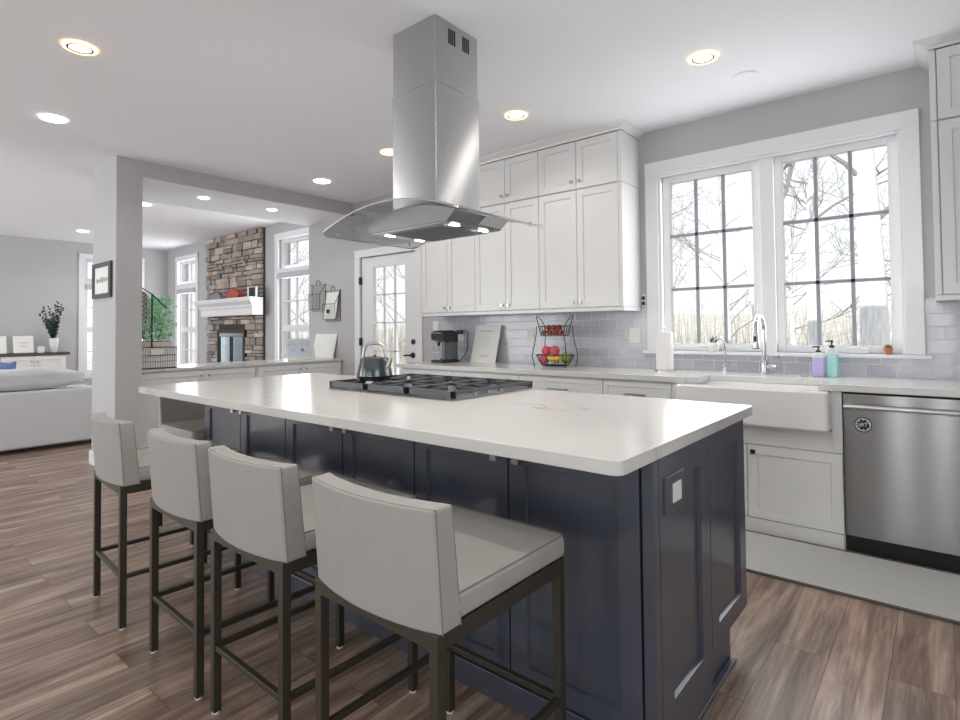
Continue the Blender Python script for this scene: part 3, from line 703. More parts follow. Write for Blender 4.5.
# kettle on the cooktop
kx, ky, kz = -2.475, 2.035, .9595
kt = empty('kettle', (kx, ky, kz), 'gunmetal grey tapered kettle with silver handle on the cooktop', 'kettle')
B().lathe([(.076, 0), (.086, .005), (.1005, .024), (.1005, .028), (.092, .070), (.079, .124), (.074, .127)], (kx, ky, kz), 14).build('body', K.kettle, kt, bevel=.002)
B().lathe([(.074, 0), (.0865, .003), (.1018, .023), (.1018, .026), (.09, .026)], (kx, ky, kz - .0005), 28).build('base', K.blackpl, kt, smooth=True)
B().lathe([(.068, .124), (.066, .129), (.030, .134), (.010, .136), (.010, .142), (.006, .143)], (kx, ky, kz), 24).build('lid', K.kettle, kt, smooth=True)
dv = Vector((math.cos(yaw), math.sin(yaw), 0))
P0 = Vector((kx, ky, kz))
hp = [P0 + dv * a + Vector((0, 0, z)) for a, z in ((-.068, .112), (-.060, .160), (-.050, .192), (-.032, .203), (.0, .206), (.032, .203), (.050, .192), (.060, .160), (.068, .112))]
B().tube(hp, .0085, 10).build('handle', K.nickel, kt, smooth=True)
sp = dv * .8 + Vector((.45, -.75, 0)) * .4; sp.normalize()
B().tube([P0 + sp * .072 + Vector((0, 0, .062)), P0 + sp * .098 + Vector((0, 0, .092)), P0 + sp * .108 + Vector((0, 0, .124))], [.019, .014, .011], 12).build('spout', K.nickel, kt, smooth=True)

# ---------------------------------------------------------------- range hood
hd = empty('range_hood', (-2.065, 2.13, 1.75), 'stainless island range hood with curved glass canopy', 'range hood')
B().box(-2.222, -1.908, 1.962, 2.290, 2.476, H - .001).build('upper_chimney', K.steelv, hd, bevel=.006)
B().box(-2.227, -1.903, 1.957, 2.295, 1.872, 2.475).build('lower_chimney', K.steelv, hd, bevel=.006)
for y in (2.058, 2.166):
    v = B()
    for i in range(4): v.box(-1.9085, -1.9065, y + i * .0145, y + i * .0145 + .009, 2.700, 2.778)
    v.build('vent_slots', K.black, hd)
# glass arch
gx0, gx1, gy0, gy1, ze, rise = -2.615, -1.578, 1.770, 2.490, 1.757, .106
def arch(x): s = (x - (gx0 + gx1) / 2) / ((gx1 - gx0) / 2); return ze + rise * (1 - s * s)
g = B(); n = 28; rc = .05
pts = []
def yin(x):   # rounded corners
    d = min(x - gx0, gx1 - x); return 0 if d >= rc else rc - math.sqrt(max(0, rc * rc - (rc - d) ** 2))
xs = [gx0 + (gx1 - gx0) * i / n for i in range(n + 1)]
xs = sorted(set(xs + [gx0 + rc * k for k in (.08, .25, .5, .8)] + [gx1 - rc * k for k in (.08, .25, .5, .8)]))
rings = []
for x in xs:
    a = yin(x); z = arch(x); rings.append([(x, gy0 + a, z), (x, gy1 - a, z), (x, gy1 - a, z + .007), (x, gy0 + a, z + .007)])
loft(g, rings); g.build('glass_canopy', K.hglass, hd)
# polished edge strip of the canopy
e1 = []
for x in xs: e1.append((x, gy0 + yin(x), arch(x) + .0035))
for x in reversed(xs): e1.append((x, gy1 - yin(x), arch(x) + .0035))
B().tube(e1, .0045, 6, closed=True).build('canopy_edge', K.chrome, hd, smooth=True)
for x, y in ((-2.57, 1.86), (-2.57, 2.13), (-2.57, 2.40), (-1.65, 1.86), (-1.65, 2.40)):
    B().lathe([(.008, -.008), (.008, .012)], (x, y, arch(x)), 10).build('canopy_bolt', K.chrome, hd, smooth=True)
# steel body below the glass, top follows the arch
bx0, bx1, by0, by1, bz = -2.340, -1.775, 1.895, 2.300, 1.752
m = 16; rings = []
for i in range(m + 1):
    t_ = i / m; x = bx0 + (bx1 - bx0) * t_; xt = bx0 - .02 + (bx1 - bx0 + .07) * t_; zt = min(bz + .045 + .058 * (1 - (2 * t_ - 1) ** 2), arch(xt) - .003); rings.append([(x, by0, bz), (x, by1, bz), (xt, by1, zt), (xt, by0, zt)])
b = B(); loft(b, rings); b.build('hood_body', mat('satin_steel', (138, 138, 140), .42, 1), hd, bevel=.003)
B().box(-2.235, -1.90, 1.950, 2.302, bz + .08, 1.871).build('blower_box', K.steeld, hd)
for i in range(2):
    a = -2.245 + i * .205
    fl = B(); fl.box(a, a + .195, 1.945, 2.285, bz - .006, bz + .001); 
    for q in range(12): fl.box(a + .008 + q * .0155, a + .014 + q * .0155, 1.955, 2.275, bz - .009, bz - .006)
    fl.build('filter', K.steeld, hd)
B().box(bx0 + .015, bx1 - .015, by0 + .008, by0 + .045, bz - .004, bz + .001).box(bx0 + .012, -2.255, by0 + .045, by1 - .01, bz - .004, bz + .001).build('light_strip', K.nickel, hd)
for x, y in ((-2.285, 1.99), (-2.285, 2.21), (-1.815, 1.99), (-1.815, 2.21)):
    lo = B().box(x - .011, x + .011, y - .028, y + .028, bz - .008, bz - .004).build('lamp', K.lamp, hd)
B().hexa([(bx1 + .010, 2.11, bz + .008), (bx1 + .014, 2.11, bz + .008), (bx1 + .014, 2.29, bz + .008), (bx1 + .010, 2.29, bz + .008), (bx1 + .062, 2.11, bz + .044), (bx1 + .068, 2.11, bz + .044), (bx1 + .068, 2.29, bz + .044), (bx1 + .062, 2.29, bz + .044)]).build('control_panel', mat('panel_silver', (206, 208, 214), .4, .6), hd)
for i in range(2):
    l = light('hood_lamp', 'AREA', (bx0 + .05 if i == 0 else bx1 - .05, 2.13, bz - .02), 2.2, (1, .93, .84), (0, 0, 0), shape='RECTANGLE', size=.04, size_y=.3)

# ---------------------------------------------------------------- bar stools
def bar_stool():
    r = empty('bar_stool', (0, 0, 0))
    hw = .222; D = .525
    n = 12
    # seat
    s = B(); loft(s, [rrz(-hw, hw, .045, D, .02, .602), rrz(-hw - .003, hw + .003, .045, D + .003, .024, .632), rrz(-hw, hw, .045, D, .022, .662)])
    so = s.build('seat', K.leather, r, bevel=.012, seg=3)
    p = [(x, y, .6615) for x, y in rr(-hw + .003, hw - .003, .06, D - .003, .02)]
    B().tube(p, .0016, 5, closed=True).build('piping', K.seam, so)
    # curved back
    b = B(); rings = []
    zs = [.592, .60, .68, .76, .84, .862]
    cols = []
    def yr(s, z): return -.002 + .020 * (1 - (z - .595) / .27) - .034 * (1 - s * s)
    def th(z): return .068 - .008 * (z - .595) / .27
    for i in range(n + 1):
        s = -1 + 2 * i / n; x = s * (hw + .002)
        back = [(x, yr(s, z), z) for z in zs]; front = [(x, yr(s, z) + th(z), z) for z in reversed(zs)]
        rings.append(back + front)
    loft(b, rings); bo = b.build('backrest', K.leather, r, bevel=.009, seg=3)
    pp = B()
    pp.tube([( s * (hw + .002), yr(s, .862) + .005, .8605) for s in [-1 + 2 * i / n for i in range(n + 1)]], .0016, 5)
    for q in (-1, 1): pp.tube([(q * (hw + .0015), yr(1, z) + .005, z) for z in zs], .0016, 5); pp.tube([(q * (hw + .0015), yr(1, z) + th(z) - .005, z) for z in zs], .0012, 5)
    pp.build('piping', K.seam, bo)
    # frame
    f = B(); L = .026
    f.box(-hw, hw, .008, .034, .560, .596).box(-hw, hw, D - .036, D - .010, .560, .601).box(-hw, -hw + L, .034, D - .036, .560, .601).box(hw - L, hw, .034, D - .036, .560, .601)
    f.build('seat_frame', K.leg, r, bevel=.002)
    for sx in (-1, 1):
        for y in (.008, D - .036):
            x0, x1 = sorted((sx * hw, sx * (hw - L)))
            lo = B().box(x0, x1, y, y + L, .008, .562).build('leg', K.leg, r, bevel=.002)
            B().lathe([(.011, 0), (.013, .008)], ((x0 + x1) / 2, y + L / 2, 0), 12).build('glide', K.plast, lo)
    for x0, x1, y0, y1 in ((-hw + L, hw - L, .012, .030), (-hw + L, hw - L, D - .033, D - .014), (-hw + .004, -hw + .022, .034, D - .036), (hw - .022, hw - .004, .034, D - .036)):
        B().box(x0, x1, y0, y1, .206, .224).build('stretcher', K.leg, r, bevel=.002)
    return r
stl = bar_stool()
spots = [((-1.052, .838), 0, 'light grey upholstered bar stool nearest the camera at the island'),
         ((-1.643, .835), -.5, 'light grey bar stool, second from the front along the island'),
         ((-2.178, .838), -1.5, 'light grey bar stool, third from the front along the island'),
         ((-2.882, .838), -3.5, 'light grey bar stool farthest left in the row'),
         ((-3.885, 1.640), -90, 'light grey bar stool at the far end of the island')]
for i, ((x, y), a, lb) in enumerate(spots):
    o = stl if i == 0 else copy_tree(stl)
    o.location = (x, y, 0); o.rotation_euler = (0, 0, R(a)); tag(o, lb, 'bar stool', 'bar stools around the island')

# rug
rg = empty('runner_rug', (-.9, 3.3, 0), 'grey woven runner rug in front of the sink', 'rug')
B().box(-2.3, .9, 3.06, 3.62, .0005, .010).build('rug_pile', K.rug, rg, bevel=.003)
B().box(-2.3, .9, 3.045, 3.0599, .0005, .011).box(-2.3, .9, 3.6201, 3.632, .0005, .011).build('binding', K.rugedge, rg, bevel=.002)

# ---------------------------------------------------------------- things on the window wall counter
def outlet(x, y, z, wdt, hgt, label, kind='duplex', m=None):
    o = empty('wall_outlet', (x, y, z), label, 'outlet', 'outlet plates on the tiles')
    B().box(x - wdt / 2, x + wdt / 2, y - .006, y, z - hgt / 2, z + hgt / 2).build('plate', m or K.plast, o, bevel=.002)
    s = B()
    for k in range(max(1, round(wdt / .055))):
        n = max(1, round(wdt / .055)); cx = x + (k - (n - 1) / 2) * .046
        for dz in (-.02, .02): s.box(cx - .014, cx + .014, y - .008, y - .0055, z + dz - .013, z + dz + .013)
    s.build('socket', K.paper, o, bevel=.001)
    return o
TY = YW - .0085
outlet(-4.18, TY, 1.275, .10, .115, 'white switch plate on the tiles above the coffee maker')
outlet(-3.835, TY, 1.180, .10, .118, 'white outlet plate with black plugs behind the coffee maker')
outlet(-2.955, TY, 1.178, .085, .125, 'white outlet plate between the board and the fruit basket')
outlet(-1.93, TY, 1.178, .095, .128, 'white outlet plate between fruit basket and paper towels')
wc = empty('wall_socket', (-1.853, YW, 1.455), 'small socket with black plugs on the wall between cabinet and window', 'outlet')
B().box(-1.871, -1.835, YW - .005, YW, 1.405, 1.508).build('plate', K.plast, wc, bevel=.001)
B().box(-1.864, -1.842, YW - .02, YW - .005, 1.420, 1.447).box(-1.864, -1.842, YW - .02, YW - .005, 1.463, 1.490).build('plug', K.black, wc, bevel=.003)

# coffee maker
cx, cy, cz = -3.80, 4.02, .9145
cf = empty('coffee_maker', (cx, cy, cz), 'black single-serve coffee maker on the counter', 'coffee maker')
B().box(cx - .11, cx + .10, cy - .15, cy + .14, cz, cz + .028).build('drip_base', K.blackpl, cf, bevel=.006)
B().box(cx - .10, cx + .095, cy - .01, cy + .13, cz + .028, cz + .30).box(cx + .045, cx + .095, cy - .12, cy - .01, cz + .028, cz + .20).build('tower', K.greypl, cf, bevel=.01)
hdp = [(cy - .15, cz + .225), (cy - .155, cz + .285), (cy - .12, cz + .312), (cy + .02, cz + .318), (cy + .13, cz + .302), (cy + .13, cz + .20), (cy - .05, cz + .20)]
B().prism(hdp, lambda p, q, t: (t, p, q), cx - .102, cx + .098).build('head', K.blackpl, cf, bevel=.006)
cf.scale = (.78, .8, 1)
B().tube([(cx - .085, cy - .158, cz + .285), (cx - .07, cy - .175, cz + .292), (cx + .07, cy - .175, cz + .292), (cx + .085, cy - .158, cz + .285)], .006, 8).build('handle', K.chrome, cf, smooth=True)
B().box(cx - .085, cx + .03, cy - .012, cy - .009, cz + .04, cz + .195).build('cup_bay_panel', K.steeld, cf)
B().box(cx - .08, cx + .03, cy - .135, cy - .02, cz + .0285, cz + .036).build('drip_tray', K.chrome, cf, bevel=.002)
B().cyl((cx - .02, cy - .10, cz + .165), (cx - .02, cy - .10, cz + .20), .018).build('spout', K.black, cf)
pc = B(); pc.box(-3.86, -3.79, TY - .035, TY - .0085, 1.19, 1.235); pc.tube([(-3.81, TY - .035, 1.215), (-3.70, TY - .06, 1.225), (-3.675, TY - .06, 1.19), (-3.69, TY - .055, 1.12), (-3.70, TY - .04, 1.04), (-3.76, TY - .04, .96), (-3.80, TY - .04, .921), (-3.84, TY - .06, .9185)], .004, 8)
tag(pc.build('power_cord', K.black, None, smooth=True), 'black plug and cord at the outlet beside the coffee maker', 'cord')

# recipe board leaning on the tiles
def slab_on(name, pts, th, m, parent=None, bevel=.002):   # pts: 4 corners front face, ccw
    a = Vector(pts[1]) - Vector(pts[0]); c = Vector(pts[3]) - Vector(pts[0]); nrm = a.cross(c).normalized()
    b = B(); b.hexa([Vector(p) - nrm * th for p in pts] + [Vector(p) for p in pts]); return b.build(name, m, parent, bevel=bevel), nrm
bl, br = Vector((-3.62, 4.185, .9145)), Vector((-3.295, 4.165, .9145)); tl, tr = Vector((-3.60, 4.262, 1.277)), Vector((-3.275, 4.245, 1.277))
wb = empty('recipe_board', (-3.45, 4.2, .9145), 'white rectangular board with faint grey writing leaning on the tiles', 'board')
bo, nrm = slab_on('board', [bl, br, tr, tl], .012, K.paper, wb)
ik = B()
def on_board(u, v): return bl + (br - bl) * u + (tl - bl) * v + nrm * .0012
rnd.seed(3)
def scribble(b, P, u0, u1, v, amp, n, r=.0016):
    b.tube([P(u0 + (u1 - u0) * i / n, v + amp * math.sin(i * 2.3) * rnd.uniform(.5, 1)) for i in range(n + 1)], r, 4)
scribble(ik, on_board, .25, .78, .84, .025, 26); 
for k in range(6): scribble(ik, on_board, .38, .66, .70 - k * .06, .004, 10, .0007)
scribble(ik, on_board, .36, .70, .18, .022, 14)
ik.build('ink_marks', K.ink, wb)

# two-tier fruit basket
fx, fy, fz = -2.545, 4.04, .9145
fb = empty('fruit_basket', (fx, fy, fz), 'black wire two-tier fruit basket on the counter', 'basket')
def ringp(rx, ry, z, n=36): return [(fx + rx * math.cos(2 * math.pi * i / n), fy + ry * math.sin(2 * math.pi * i / n), z) for i in range(n)]
for s in (-1, 1):
    w = B()
    for q in (-1, 1):
        w.tube([(fx + s * .150, fy + q * .085, fz), (fx + s * .168, fy + q * .095, fz + .09), (fx + s * .150, fy + q * .080, fz + .2), (fx + s * .135, fy + q * .070, fz + .29), (fx + s * .140, fy + q * .065, fz + .345)], .0038, 8)
    w.tube([(fx + s * .128, fy - .045, fz + .345), (fx + s * .150, fy - .035, fz + .39), (fx + s * .172, fy - .018, fz + .425), (fx + s * .180, fy, fz + .430), (fx + s * .172, fy + .018, fz + .425), (fx + s * .150, fy + .035, fz + .39), (fx + s * .128, fy + .045, fz + .345)], .0038, 8)
    w.build('stand', K.black, fb, smooth=True)
def wire_bowl(name, r0x, r0y, z0, r1x, r1y, z1, nw):
    b = B(); b.tube(ringp(r1x, r1y, z1), .0038, 6, True); b.tube(ringp(r0x, r0y, z0), .003, 6, True)
    for i in range(nw):
        a = 2 * math.pi * i / nw; c, s = math.cos(a), math.sin(a); k = .92
        b.tube([(fx + r1x * c, fy + r1y * s, z1), (fx + (r0x * .4 + r1x * .6) * c, fy + (r0y * .4 + r1y * .6) * s, (z0 + z1) / 2), (fx + r0x * c, fy + r0y * s, z0)], .0018, 5)
    for i in range(-4, 5):
        q = i / 5; hx = math.sqrt(1 - q * q); b.tube([(fx - r0x * hx, fy + q * r0y, z0), (fx + r0x * hx, fy + q * r0y, z0)], .0018, 5)
    return b.build(name, K.black, fb, smooth=True)
wire_bowl('lower_basket', .115, .095, fz + .012, .170, .135, fz + .100, 28)
wire_bowl('upper_basket', .125, .095, fz + .262, .145, .112, fz + .345, 28)
def fruit(name, m, x, y, z, r, lab, grp, sc=(1, 1, .92), stem=True):
    o = empty(name, (x, y, z - r * sc[2]), lab, name, grp)
    B().lathe([(r * .05, -r * .78 * sc[2]), (r * .45, -r * .92 * sc[2]), (r * .8, -r * .6 * sc[2]), (r, 0), (r * .88, r * .5 * sc[2]), (r * .55, r * .88 * sc[2]), (r * .2, r * .86 * sc[2]), (r * .05, r * .74 * sc[2])], (x, y, z), 16).build('flesh', m, o, smooth='all')
    if stem: B().tube([(x, y, z + r * .7), (x + .004, y, z + r * 1.15)], .002, 5).build('stem', K.leg, o)
    return o
zz = fz + .058
ap = [(fx - .085, fy - .03, zz, 'red apple low on the left of the fruit basket'), (fx - .060, fy - .035, zz + .074, 'red apple on top at the left of the fruit basket'),
      (fx + .020, fy - .035, zz + .076, 'red apple on top in the middle of the fruit basket'), (fx - .02, fy + .052, zz + .008, 'red apple at the back of the fruit basket')]
for x, y, z, lb in ap: fruit('apple', K.red, x, y, z + .004, .045, lb, 'apples in the wire basket')
fruit('pear', K.pear, fx + .088, fy + .03, zz + .02, .038, 'green pear at the right of the fruit basket', None, (1, 1, 1.3))
for k in range(3):
    o = B(); pts = []; rr_ = []
    for i in range(9):
        a = -1.1 + 2.2 * i / 8; pts.append((fx + .030 + k * .006 + .078 * math.sin(a), fy - .050 - k * .021 + .012 * math.cos(a), zz + .002 + .010 * k * .6 + .030 * (1 - math.cos(a)))); rr_.append(0.0175 * (1 - .75 * abs(a / 1.1) ** 4))
    o.tube(pts, rr_, 10)
    tag(o.build('banana', K.yel, None, smooth='all'), ['yellow banana deepest in the fruit basket bunch', 'yellow banana in the middle of the basket bunch', 'yellow banana at the front of the basket bunch'][k], 'banana', 'bananas in the wire basket')
lb = ['farthest left of the front onions', 'second of the front onions from the left', 'second of the front onions from the right', 'farthest right of the front onions']
for i in range(4):
    fruit('onion', K.onion, fx - .078 + i * .052, fy - .036, fz + .292, .0255, 'brown onion in the upper basket, ' + lb[i], 'onions in the upper basket')
for i in range(3):
    fruit('onion', K.onion, fx - .052 + i * .052, fy + .022, fz + .292, .0255, 'brown onion in the upper basket, back row ' + ['left', 'middle', 'right'][i], 'onions in the upper basket')
for i in range(3):
    fruit('onion', K.onion, fx - .052 + i * .052, fy - .010, fz + .334, .0255, 'brown onion heaped on top of the upper basket, ' + ['left', 'middle', 'right'][i], 'onions in the upper basket')

# paper towel roll
px, py = -1.605, 4.07
pt = empty('paper_towel_holder', (px, py, .9145), 'white paper towel roll on a steel stand by the window', 'paper towels')
B().lathe([(.075, 0), (.075, .008), (.07, .011)], (px, py, .9145), 28).build('base', K.chrome, pt, smooth=True)
B().lathe([(.020, .012), (.061, .012), (.062, .016), (.062, .288), (.060, .292), (.020, .292)], (px, py, .9145), 32).build('paper_roll', K.paper, pt, smooth=True)
B().lathe([(.006, .011), (.006, .305), (.011, .310), (.010, .322), (.003, .326)], (px, py, .9145), 14).build('rod', K.chrome, pt, smooth=True)

# faucets
ax, ay = -.940, 4.13
fa = empty('kitchen_faucet', (ax, ay, .9145), 'tall chrome gooseneck pull-down faucet behind the sink', 'faucet')
B().lathe([(.030, 0), (.030, .006), (.026, .010), (.025, .085), (.019, .105), (.0155, .12)], (ax, ay, .9145), 24).build('body', K.chrome, fa, smooth=True)
q = Vector((-.06, -1, 0)); q.normalize(); A0 = Vector((ax, ay, .9145))
gp = [A0 + Vector((0, 0, z)) for z in (.1, .2, .28, .31)]
for i in range(1, 10):
    a = math.pi * i / 10; gp.append(A0 + q * (.085 * (1 - math.cos(a))) + Vector((0, 0, .31 + .085 * math.sin(a))))
gp.append(A0 + q * .172 + Vector((0, 0, .29)))
B().tube(gp, .0135, 14).build('neck', K.chrome, fa, smooth=True)
e = A0 + q * .172
b = B(); b.lathe([(.0135, 0), (.0165, -.02), (.019, -.07), (.024, -.105), (.024, -.112)], e + Vector((0, 0, .295)), 20); so = b.build('spray_head', K.chrome, fa, smooth=True)
B().lathe([(.020, -.113), (.020, -.117)], e + Vector((0, 0, .295)), 20).box(e.x - .008, e.x + .008, e.y - .022, e.y - .012, .9145 + .225, .9145 + .262).build('nozzle', K.black, so)
b = B(); b.tube([(ax + .018, ay - .004, .965), (ax + .075, ay - .008, .967)], .017, 14); b.tube([(ax + .070, ay - .008, .968), (ax + .095, ay - .010, .985), (ax + .088, ay - .012, 1.045)], .0055, 8); b.build('lever', K.chrome, fa, smooth=True)
bx_, by_ = -1.195, 4.13
ff = empty('filter_faucet', (bx_, by_, .9145), 'small chrome drinking water faucet left of the main faucet', 'faucet')
B().lathe([(.020, 0), (.020, .005), (.012, .012), (.012, .06), (.007, .068)], (bx_, by_, .9145), 18).build('body', K.chrome, ff, smooth=True)
q2 = Vector((-.75, -.66, 0)); A1 = Vector((bx_, by_, .9145)); gp = [A1 + Vector((0, 0, z)) for z in (.06, .14, .20)]
for i in range(1, 9): a = math.pi * .9 * i / 8; gp.append(A1 + q2 * (.042 * (1 - math.cos(a))) + Vector((0, 0, .20 + .042 * math.sin(a))))
B().tube(gp, .0058, 10).build('neck', K.chrome, ff, smooth=True)
B().tube([(bx_ + .01, by_, .950), (bx_ + .052, by_ - .004, .952), (bx_ + .056, by_ - .004, .985)], .006, 8).build('lever', K.chrome, ff, smooth=True)

# soap bottles
def bottle(x, y, h, mliq, lab):
    o = empty('soap_bottle', (x, y, .9145), lab, 'soap bottle', 'soap bottles behind the sink')
    z = .9145; w2 = .034
    b = B(); loft(b, [rrz(x - w2, x + w2, y - .022, y + .022, .014, z), rrz(x - w2, x + w2, y - .022, y + .022, .014, z + h * .62)]); b.build('liquid', mliq, o, bevel=.004)
    b = B(); loft(b, [rrz(x - w2, x + w2, y - .022, y + .022, .014, z + h * .62), rrz(x - w2 * .9, x + w2 * .9, y - .020, y + .020, .014, z + h * .70), rrz(x - .016, x + .016, y - .014, y + .014, .012, z + h * .78), rrz(x - .013, x + .013, y - .013, y + .013, .0125, z + h * .80)]); b.build('shoulder', K.clearpl, o, smooth=True)
    b = B(); b.lathe([(.015, h * .80), (.015, h * .86), (.005, h * .88), (.005, h * .95), (.010, h * .96), (.010, h), (.004, h * 1.01)], (x, y, z), 16); b.tube([(x, y, z + h * .98), (x - .02, y - .012, z + h * .985), (x - .03, y - .018, z + h * .965)], .0045, 8); b.build('pump', K.black, o, smooth=True)
bottle(-.622, 4.125, .195, K.soapP, 'clear pump bottle of purple hand soap')
bottle(-.552, 4.150, .232, K.soapT, 'taller pump bottle of teal hand soap')
sd = B(); sd.lathe([(.024, 0), (.026, .004), (.020, .006)], (-.70, 4.10, .9145), 20); tag(sd.build('air_switch', K.nickel, None, smooth=True), 'small round metal button on the counter beside the purple soap', 'button')

# sill plants
sx, sy, sz = -1.308, 4.258, 1.0585
o = empty('succulent', (sx, sy, sz), 'small dark green succulent in a white pot on the window sill', 'plant')
B().lathe([(.030, 0), (.036, .01), (.040, .060), (.037, .066), (.034, .066), (.033, .058)], (sx, sy, sz), 22).build('pot', K.white, o, smooth=True)
lf = B()
for i in range(13):
    a = i * 2.4; t = .35 + .05 * (i % 3); L = .045 + .02 * ((i * 7) % 3) / 2; tilt = .25 + .7 * (i / 13)
    d = Vector((math.cos(a) * math.sin(tilt), math.sin(a) * math.sin(tilt), math.cos(tilt))); c = Vector((sx, sy, sz + .058))
    if (c + d * L).y > YW - .003: d.y = min(d.y, .2); d.normalize()
    lf.tube([c, c + d * L * .5, c + d * L], [.006, .0065, .001], 6)
lf.build('leaves', K.succ, o, smooth=True)
sx, sy = -.270, 4.258
o = empty('cactus', (sx, sy, sz), 'tiny round cactus in a terracotta pot on the window sill', 'plant')
B().lathe([(.016, 0), (.022, .028), (.025, .028), (.026, .040), (.021, .040)], (sx, sy, sz), 20).build('pot', K.terra, o, smooth=True)
B().ball((sx, sy, sz + .045), .020, 14, (1, 1, .9)).build('cactus_body', K.cactus, o, smooth='all')

# ---------------------------------------------------------------- cabinet run between column and window wall
PX = -5.86
def buffet(y0, y1, mid, label):
    c = empty('buffet_cabinet', (-6.1, (y0 + y1) / 2, 0), label, 'cabinet', 'white cabinets between column and window wall')
    B().box(-6.42, PX - .001, y0 + .001, y1 - .001, 0, .858).build('cabinet_body', K.cab, c)
    door(Fx(PX - .0005), y0 + .02, mid - .002, .10, .848, c, K.cab, (mid - .04, .795)); door(Fx(PX - .0005), mid + .002, y1 - .02, .10, .848, c, K.cab, (mid + .04, .795))
    B().box(PX - .001, PX + .012, y0 + .002, y1 - .002, 0, .095).build('base_board', K.trim, c, bevel=.003)
buffet(1.925, 3.145, 2.585, 'white two-door low cabinet next to the column')
buffet(3.147, YW - .004, 3.725, 'white two-door low cabinet next to the window wall')
tag(B().box(-6.46, -5.825, 1.922, YW - .003, .8585, .8865).build('buffet_countertop', K.quartz, None, bevel=.003), 'narrow white countertop on the low cabinets under the beam', 'countertop')
CZ = .887
# wire basket with sign and planter
bk = empty('wire_basket', (-5.96, 2.14, CZ), 'black wire basket with a white tag on the low counter', 'basket')
w = B(); X0, X1, Y0, Y1 = -6.04, -5.88, 1.96, 2.33
for z, r in ((CZ + .004, .004), (CZ + .205, .004), (CZ + .13, .003), (CZ + .07, .002)): w.tube([(X0, Y0, z), (X1, Y0, z), (X1, Y1, z), (X0, Y1, z)], r, 5, True)
for i in range(1, 17): y = Y0 + (Y1 - Y0) * i / 17; w.tube([(X1, y, CZ + .205), (X1, y, CZ + .004)], .0015, 4); w.tube([(X0, y, CZ + .205), (X0, y, CZ + .004), (X1, y, CZ + .004)], .0015, 4)
for i in range(0, 10): x = X0 + (X1 - X0) * i / 9; w.tube([(x, Y0, CZ + .205), (x, Y0, CZ + .004), (x, Y1, CZ + .004), (x, Y1, CZ + .205)], .0015, 4)
w.tube([(X1, Y1, CZ + .205), (X1 + .01, Y1 + .03, CZ + .205)], .004, 5)
w.build('wire_frame', K.black, bk)
B().box(X0 + .006, X1 - .008, Y0 + .008, Y1 - .008, CZ + .008, CZ + .198).build('liner', K.paper, bk, bevel=.004)
B().box(X1 + .004, X1 + .010, 2.09, 2.21, CZ + .135, CZ + .19).build('name_tag', K.paper, bk, bevel=.002)
pl = empty('planter', (-6.28, 2.2, CZ), 'leafy green plant in a pale wooden box planter', 'plant')
B().box(-6.42, -6.18, 1.98, 2.40, CZ, CZ + .255).build('planter_box', K.planterw, pl, bevel=.004)
B().box(-6.405, -6.195, 1.995, 2.385, CZ + .2555, CZ + .262).build('soil', K.dwood, pl)
lf = B(); rnd.seed(11)
for i in range(950):
    a = rnd.uniform(0, 6.28); rr0 = rnd.random() ** .5
    t = rnd.random()
    c = Vector((-6.30 + .17 * rr0 * math.cos(a), 2.23 + (.25 - .08 * t) * rr0 * math.sin(a), CZ + .29 + .42 * t))
    if rnd.random() < .08: c += Vector((.0, .05, -.04))
    d = Vector((rnd.gauss(0, 1), rnd.gauss(0, 1), rnd.gauss(.2, .6))).normalized(); s = d.orthogonal().normalized(); L = rnd.uniform(.04, .07); nn = d.cross(s) * .006
    lf.quad([c, c + d * L * .5 + s * L * .28 + nn, c + d * L, c + d * L * .5 - s * L * .28 + nn])
lf.build('foliage', K.leaf, pl)
stm = B()
for i in range(12):
    a = i * .9; stm.tube([(-6.28, 2.2 + .12 * math.sin(i), CZ + .26), (-6.26 + .1 * math.cos(a), 2.22 + .15 * math.sin(a), CZ + .55)], .003, 5)
stm.build('stems', K.cactus, pl)
# black stand with hanging checked cloth and small lantern
hs = empty('towel_stand', (-6.02, 2.12, CZ), 'thin black stand with angled arm beside the column', 'stand')
w = B(); w.tube([(-6.09, 2.175, CZ + .01), (-6.09, 2.175, CZ + .74)], .008, 8); w.tube([(-6.09, 1.98, CZ + .86), (-6.09, 2.175, CZ + .735), (-6.09, 2.31, CZ + .60)], .006, 8)
w.build('pole', K.black, hs, smooth=True); B().lathe([(.035, 0), (.035, .008)], (-6.09, 2.175, CZ), 20).build('foot', K.black, hs)
b = B(); rings = []
for i in range(9):
    y = 2.03 + .10 * i / 8; x = -6.095 + .006 * math.sin(i * 1.7); rings.append([(x, y, CZ + .44 - .01 * (i % 2)), (x + .004, y, CZ + .44 - .01 * (i % 2)), (x + .004, y, CZ + .80 - .06 * i / 8), (x, y, CZ + .80 - .06 * i / 8)])
loft(b, rings); tag(b.build('hanging_cloth', K.plaid, None, smooth=True), 'dark checked cloth hanging from the black stand', 'cloth')
# calendar screen, document, file
sc = empty('picture_stand', (-6.0, 3.85, CZ), 'white framed pale blue print standing on the low counter', 'picture frame')
F_, nrm = slab_on('frame', [Vector((-6.06, 3.66, CZ)), Vector((-6.06, 4.05, CZ)), Vector((-6.14, 4.05, CZ + .26)), Vector((-6.14, 3.66, CZ + .26))], .012, K.plast, sc)
def q4(y0, y1, t0, t1, off): 
    P = lambda y, t: Vector((-6.06 - .08 * t, y, CZ + .26 * t)) + nrm * off
    return [P(y0, t0), P(y1, t0), P(y1, t1), P(y0, t1)]
slab_on('print', q4(3.685, 4.00, .16, .90, .002), .0015, K.screen, sc, 0)
mk = B()
P = lambda u, v: Vector((-6.06 - .08 * v, 3.685 + .315 * u, CZ + .26 * v)) + nrm * .003
for u, v in ((.12, .72), (.3, .74), (.62, .76), (.84, .72)): scribble(mk, P, u - .05, u + .05, v, .03, 6, .002)
